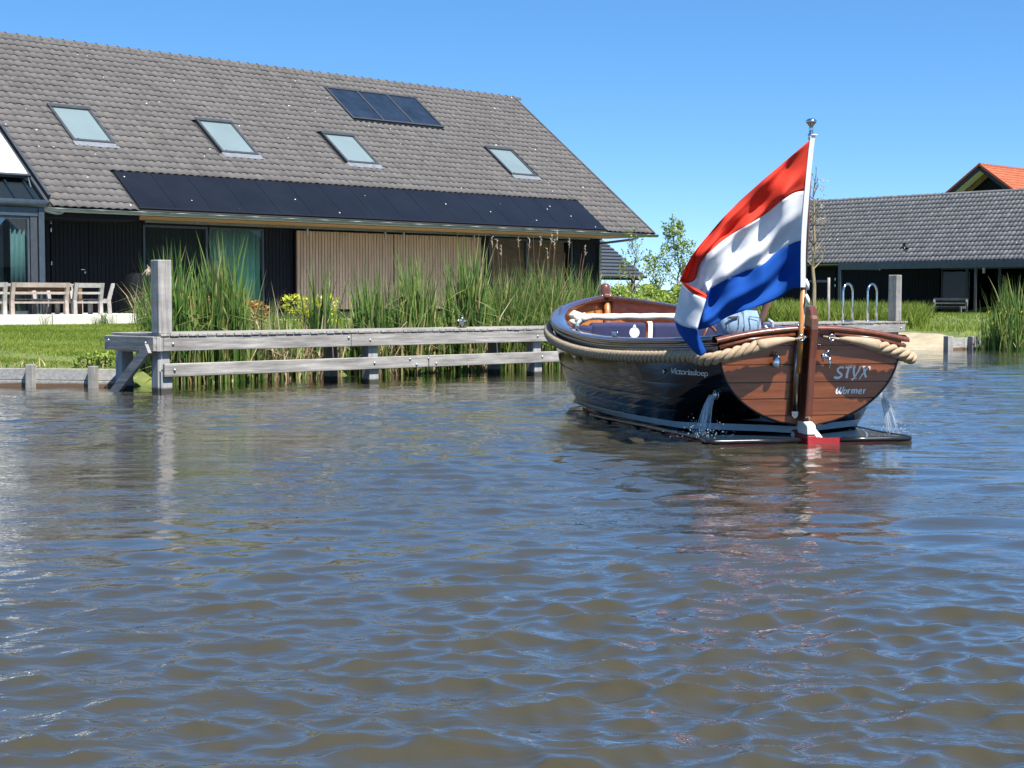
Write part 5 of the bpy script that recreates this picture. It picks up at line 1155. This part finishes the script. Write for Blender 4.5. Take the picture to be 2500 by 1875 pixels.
# ---------------------------------------------------------------- flag on its staff (own axes: x to the right as seen from astern, y away, z up)
def make_flag():
    Fg = thing('boat_flag', 'large red, white and blue flag streaming from a wooden staff at the stern', 'flag', (11.10, 7.95, 0), R(-43.8), local=True)
    k = .003546
    def pt(cx, cy, d):
        px, py = 1600 + cx / 2.634, 270 + cy / 2.634; f = (13.43 + d) / 13.43
        return ((13.42 + d) * (px - 1250) / 3787 - 2.51, d, 1.25 + (733 - py) * k * f)
    # columns along the fly: 4 stripe edges each, traced, with depth
    cols = [
     [(985, 195, -.235), (955, 520, -.19), (936, 836, -.145), (935, 1136, -.10)],
     [(900, 268, -.25), (890, 532, -.2), (880, 852, -.06), (868, 1150, -.02)],
     [(800, 352, -.14), (810, 580, -.30), (790, 902, -.05), (790, 1205, .02)],
     [(690, 446, -.24), (700, 668, -.12), (690, 992, -.18), (690, 1248, -.06)],
     [(570, 556, -.14), (580, 742, -.26), (570, 1036, -.08), (580, 1284, -.14)],
     [(450, 676, -.26), (470, 808, -.14), (450, 1086, -.22), (470, 1326, -.10)],
     [(340, 800, -.16), (370, 888, -.28), (360, 1140, -.12), (370, 1384, -.2)],
     [(250, 905, -.24), (290, 975, -.2), (335, 1160, -.2), (290, 1405, -.16)],
     [(190, 1000, -.12), (258, 1085, -.08), (300, 1200, -.06), (262, 1405, -.04)],
     [(165, 1075, -.05), (190, 1112, .02), (160, 1300, .04), (165, 1410, .05)],
     [(160, 1098, -.2), (172, 1112, -.18), (120, 1345, -.1), (150, 1425, -.06)],
     [(235, 1130, -.38), (238, 1175, -.38), (180, 1385, -.3), (215, 1510, -.25)],
     [(325, 1180, -.42), (322, 1212, -.46), (262, 1402, -.44), (285, 1575, -.36)],
     [(318, 1200, -.34), (300, 1235, -.36), (268, 1408, -.32), (330, 1555, -.30)]]
    A = np.array([[pt(*c) for c in col] for col in cols])       # (ncol, 4, 3)
    n = 110; fine = np.stack([catmull(A[:, j], n) for j in range(4)], 1)   # (n,4,3)
    rows = 16
    for j, (nm, mat) in enumerate((('red_stripe', 'flag_red'), ('white_stripe', 'flag_white'), ('blue_stripe', 'flag_blue'))):
        G = []
        for i in range(n):
            s = i / (n - 1); col = fine[i]; row = []
            Q = np.vstack([2 * col[0] - col[1], col, 2 * col[3] - col[2]])
            for r in range(rows + 1):
                f = r / rows; a, b, c, d = Q[j], Q[j + 1], Q[j + 2], Q[j + 3]
                p = .5 * (2 * b + (c - a) * f + (2 * a - 5 * b + 4 * c - d) * f * f + (3 * b - a - 3 * c + d) * f ** 3)
                p = b + (c - b) * f if s > .72 else b * (1 - f) + c * f
                t = (j + f) / 3                                # folds fan out from the upper hoist
                w = math.sin(26 * (t - .62 * s) + 3 * s) * .03 + math.sin(47 * (t - .35 * s) + 1) * .010 + math.sin(19 * s + 7 * t) * .02
                w *= min(1, s * 7) * (1 if s < .62 else max(.15, 1 - (s - .62) * 7))
                row.append((p[0], p[1] + w * 1.1, p[2]))
            G.append(row)
        MB().grid(G).build(nm, mat, Fg, smooth=True, solid=.0015)
    hoist = [(985, 195, -.235), (955, 520, -.19), (936, 836, -.145), (935, 1136, -.10)]
    hp = catmull([pt(1003, 165, -.25)] + [pt(*h) for h in hoist], 20)
    MB().grid([[Vector(p) + Vector((-.006, -.006, 0)), Vector(p) + Vector((.036, -.006, 0))] for p in hp]).build('hoist_tape', 'white_cloth', Fg, solid=.004)
    base, top = Vector((-.025, .0, .62)), Vector((.021, -.205, 2.62))
    d = (top - base)
    MB().tube([base, base + d * .36], .0235, 12).build('staff_lower', 'amber', Fg, smooth=True); MB().tube([base + d * .36, base + d * .7, top], [.0235, .022, .019], 12).build('staff', 'mahogany_v', Fg, smooth=True)
    MB().lathe([(.019, -.02), (.027, .0), (.028, .03), (.018, .045), (.018, .10), (.03, .115), (.045, .13), (.047, .145), (.03, .16), (.008, .165)], top, 16).build('truck', 'steel', Fg, smooth=True)
    for z, x in ((1.43, .01), (1.30, .015)):
        MB().tube([(x, -.09, z), (x + .012, -.1, z - .04), (x + .02, -.1, z - .09)], [.012, .018, .010], 8).build('halyard_clip', 'white_cloth', Fg, smooth=True)
    MB().tube([(.005, -.05, 1.05), (.02, -.09, 1.4)], .004, 5).build('halyard', 'white_cloth', Fg)
make_flag(); world_off()

# ---------------------------------------------------------------- the helmsman, standing with his back to us behind the flag
def skin_obj(name, pts, edges, rad, mat, parent, root=0, sub=2):
    me = bpy.data.meshes.new(name); me.from_pydata(pts, edges, []); o = link(name, me, mat, parent)
    o.modifiers.new('skin', 'SKIN'); 
    for v, r in zip(me.skin_vertices[0].data, rad): v.radius = (r if isinstance(r, tuple) else (r, r))
    for i, v in enumerate(me.skin_vertices[0].data): v.use_root = (i == root)
    q = o.modifiers.new('sub', 'SUBSURF'); q.levels = sub; q.render_levels = sub
    for p in me.polygons: p.use_smooth = True
    return o
def make_person():
    h = Vector((math.cos(BOAT_A), math.sin(BOAT_A), 0)); l = Vector((-h.y, h.x, 0)); c = BOAT + h * 1.45 + l * .145
    Pn = thing('person', 'person in light blue jeans and dark top standing in the boat behind the flag', 'person', (c.x, c.y, .13), BOAT_A, local=True)
    # x forward (away from the viewer), y to the left, z up; floor at 0
    j = [(0, 0, .95), (0, 0, 1.08), (.01, 0, 1.25), (.02, 0, 1.42), (.03, 0, 1.52), (.05, 0, 1.62), (.05, 0, 1.74),          # 0-6 spine, neck, head
         (0, .10, .90), (.02, .12, .50), (-.01, .12, .09), (.12, .14, .04),                                                       # 7-10 left leg
         (0, -.10, .90), (.02, -.12, .50), (-.01, -.12, .09), (.12, -.14, .04),                                                   # 11-14 right leg
         (.02, .19, 1.42), (.06, .25, 1.16), (.26, .2, 1.02), (.33, .18, 1.0),                                                    # 15-18 left arm
         (.02, -.19, 1.42), (-.03, -.30, 1.16), (.06, -.26, .93), (.10, -.235, .86)]                                              # 19-22 right arm
    e = [(0, 1), (1, 2), (2, 3), (3, 4), (4, 5), (5, 6), (0, 7), (7, 8), (8, 9), (9, 10), (0, 11), (11, 12), (12, 13), (13, 14), (3, 15), (15, 16), (16, 17), (17, 18), (3, 19), (19, 20), (20, 21), (21, 22)]
    r = [(.12, .15), (.11, .14), (.115, .155), (.11, .15), .055, .085, .075, .085, .06, .042, .035, .085, .06, .042, .035, .058, .042, .032, .03, .058, .042, .032, .03]
    body = skin_obj('body', j, e, r, 'skin', Pn)
    for s, (bx_, by, bz), dirv in ((1, (.33, .18, 1.0), Vector((1, 0, -.2))), (-1, (.10, -.235, .86), Vector((.25, .1, -1)))):
        dirv.normalize(); side = Vector((0, 1, 0)); pts = [Vector((bx_, by, bz))]; ed = []; rr = [.026]
        for i, (o, L) in enumerate(((-.03, .075), (-.01, .085), (.01, .08), (.03, .065))):
            a = pts[0] + dirv * .06 + side * o; curl = Vector((.2, 0, -.4)) if s > 0 else Vector((.5, 0, 0))
            b = a + dirv * L * .5; q = b + (dirv + curl).normalized() * L * .55; k = len(pts); pts += [a, b, q]; ed += [(0, k), (k, k + 1), (k + 1, k + 2)]; rr += [.0105, .009, .0075]
        k = len(pts); t0 = pts[0] + dirv * .02 + side * (.035 * s); pts += [t0, t0 + (dirv + side * .8 * s).normalized() * .04, t0 + (dirv + side * .4 * s).normalized() * .075]; ed += [(0, k), (k, k + 1), (k + 1, k + 2)]; rr += [.012, .0105, .009]
        skin_obj('hand', [tuple(p) for p in pts], ed, rr, 'skin', body, sub=1)
    # head details: hair cap, ears, nose
    G = [[(.05 + a * math.cos(q) - .012, a * .86 * math.sin(q), z) for q in np.linspace(0, 2 * math.pi, 19)[:-1]] for z, a in ((1.60, .078), (1.65, .102), (1.71, .112), (1.77, .104), (1.81, .075), (1.828, .03))]
    m = MB(); m.grid(G, True); m.build('hair', 'hair', Pn, smooth=True)
    for s in (-1, 1): MB().lathe([(.012, -.008), (.03, 0), (.02, .008)], (.055, s * .092, 1.68), 10, 'y').build('ear', 'skin', body, smooth=True)
    MB().tube([(.13, 0, 1.70), (.155, 0, 1.665), (.135, 0, 1.655)], [.01, .016, .01], 8).build('nose', 'skin', body, smooth=True)
    for s in (-1, 1): MB().lathe([(.004, .0), (.012, .004), (.004, .01)], (.128, s * .033, 1.70), 8, 'x').build('eye', 'white_paint', body, smooth=True)
    MB().tube([(.125, -.025, 1.625), (.132, 0, 1.622), (.125, .025, 1.625)], .006, 6).build('mouth', 'leather', body, smooth=True)
    # jeans: lofted waist and seat flowing into two legs
    def ring(cx, cy, z, a, b, n=28, sq=.75): return [(cx + b * math.copysign(abs(math.cos(q)) ** sq, math.cos(q)), cy + a * math.copysign(abs(math.sin(q)) ** sq, math.sin(q)), z + .004 * math.sin(3 * q)) for q in np.linspace(0, 2 * math.pi, n + 1)[:-1]]
    G = [ring(.0, 0, 1.035, .178, .118), ring(0, 0, 1.0, .186, .126), ring(-.012, 0, .94, .203, .142), ring(-.02, 0, .87, .213, .15), ring(-.01, 0, .80, .21, .135), ring(0, 0, .74, .2, .11)]
    jn = MB().grid(G, True).build('jeans', 'denim', Pn, smooth=True)
    for s in (1, -1):
        MB().grid([ring(0, s * .105, .82, .105, .12), ring(.01, s * .11, .66, .092, .1), ring(.02, s * .12, .5, .075, .08), ring(.0, s * .12, .28, .066, .07), ring(-.01, s * .12, .06, .064, .07)], True).build('trouser_leg', 'denim', jn, smooth=True)
        MB().hexa([(-.08, s * .12 - .045, 0), (.2, s * .14 - .045, 0), (.2, s * .14 + .045, 0), (-.08, s * .12 + .045, 0), (-.08, s * .12 - .04, .09), (.14, s * .14 - .04, .07), (.14, s * .14 + .04, .07), (-.08, s * .12 + .04, .09)]).build('shoe', 'leather', Pn, bevel=.02)
        y0 = s * .05; yy = sorted((y0, s * .155)); m = MB()   # back pocket seam
        xb = lambda y, z: -.02 - .145 * (1 - (y / .215) ** 4) ** .25 + .012 * max(0, (z - .9) / .1)
        for p, q in (((y0, .965), (s * .158, .955)), ((y0, .965), (y0 + s * .012, .84)), ((s * .158, .955), (s * .145, .84))):
            m.tube([(xb(p[0], p[1]) - .004, p[0], p[1]), (xb((p[0] + q[0]) / 2, (p[1] + q[1]) / 2) - .006, (p[0] + q[0]) / 2, (p[1] + q[1]) / 2), (xb(q[0], q[1]) - .004, q[0], q[1])], .0035, 5)
        m.build('pocket_seam', 'stitch', jn)
    MB().tube([(-.121, 0, 1.035), (-.15, 0, .95), (-.172, 0, .87), (-.15, 0, .78)], .0035, 5).build('back_seam', 'stitch', jn)
    MB().box((-.132, -.012, .985), (-.12, .012, 1.045)).build('belt_loop', 'denim', jn)
    MB().hexa([(-.168, .06, .955), (-.168, .15, .94), (-.155, .15, .94), (-.155, .06, .955), (-.166, .06, .972), (-.166, .15, .965), (-.155, .15, .965), (-.155, .06, .972)]).build('pocket_opening', 'shirt', jn)
    # dark top
    G = [ring(.005, 0, 1.02, .184, .124), ring(.005, 0, 1.06, .186, .126), ring(.01, 0, 1.2, .18, .122), ring(.015, 0, 1.33, .2, .13), ring(.02, 0, 1.42, .2, .12), ring(.025, 0, 1.475, .15, .09), ring(.03, 0, 1.5, .075, .07)]
    sh = MB().grid(G, True).build('shirt', 'shirt', Pn, smooth=True)
    for s, q in ((1, (.06, .25, 1.2)), (-1, (-.025, -.29, 1.2))): MB().tube([(.02, s * .155, 1.43), (.025, s * .205, 1.38), q], [.07, .068, .062], 12).build('sleeve', 'shirt', sh, smooth=True)
make_person(); world_off()

# ---------------------------------------------------------------- cooling water pouring from the outlets
def splash(name, label, p0, vel, zend, n, seed, spread=.05):
    rs = random.Random(seed); S = thing(name, label, 'water splash', (p0[0], p0[1], zend), local=False); m = MB()
    tf = (vel.z + math.sqrt(vel.z ** 2 + 19.6 * (p0.z - zend))) / 9.81
    for k in range(n):
        v = vel + Vector((rs.gauss(0, spread), rs.gauss(0, spread), rs.gauss(0, spread * .6))) * 2.2; o = Vector((rs.gauss(0, .012), rs.gauss(0, .012), rs.gauss(0, .012)))
        t0 = rs.uniform(0, .4) * tf; t1 = min(tf, t0 + rs.uniform(.3, .9) * tf); pts = [p0 + o + v * t + Vector((0, 0, -4.905 * t * t)) for t in np.linspace(t0, t1, 7)]; r = rs.uniform(.0015, .005)
        m.tube(pts, [r * q * (1 + .4 * math.sin(9 * i + k)) for i, q in enumerate((.4, .9, 1, .9, 1.1, .8, .3))], 6)
    e = p0 + vel * tf + Vector((0, 0, -4.905 * tf * tf))
    for k in range(n * 5):
        a = rs.uniform(0, 6.28); d = abs(rs.gauss(0, .13)); c = e + Vector((math.cos(a) * d, math.sin(a) * d, abs(rs.gauss(0, .07)))); r = rs.uniform(.002, .0055)
        m.lathe([(.001, -r), (r * .8, -r * .5), (r, 0), (r * .8, r * .5), (.001, r)], c, 6)
    o = m.build('water_jet', 'splash', S, smooth=True); o['kind'] = 'stuff'; world_off()
h = Vector((math.cos(BOAT_A), math.sin(BOAT_A), 0)); l = Vector((-h.y, h.x, 0))
pp = hull_pt(.035, .42, .03); w_ = BOAT + h * pp.x + l * pp.y + Vector((0, 0, pp.z)); splash('water_splash', 'white jet of cooling water falling from the port side outlet', w_, l * .42, .06, 70, 1)
pp = hull_pt(.035, .42, .03); w_ = BOAT + h * pp.x - l * pp.y + Vector((0, 0, pp.z)); splash('water_splash', 'thin spray of cooling water falling off the starboard side', w_, l * -.55 , .03, 26, 2, .07)
def far_trees():
    n = 5200; a = rng.uniform(-32, 32, n); D = rng.uniform(330, 380, n); r = np.radians(a); X = D * np.cos(R(46.2) - r); Y = D * np.sin(R(46.2) - r)
    top = 4.2 + 2.6 * np.sin(a * .9) * np.sin(a * .37 + 1) + 1.4 * np.sin(a * 3.1); Z = .5 + rng.uniform(0, 1, n) * np.maximum(1.5, top)
    tag(leaves('distant_wood', np.stack([X, Y, Z], 1), 1.3, 'leaf_green'), 'low far-off line of trees along the horizon', 'woodland', kind='stuff')
far_trees()
#@@END
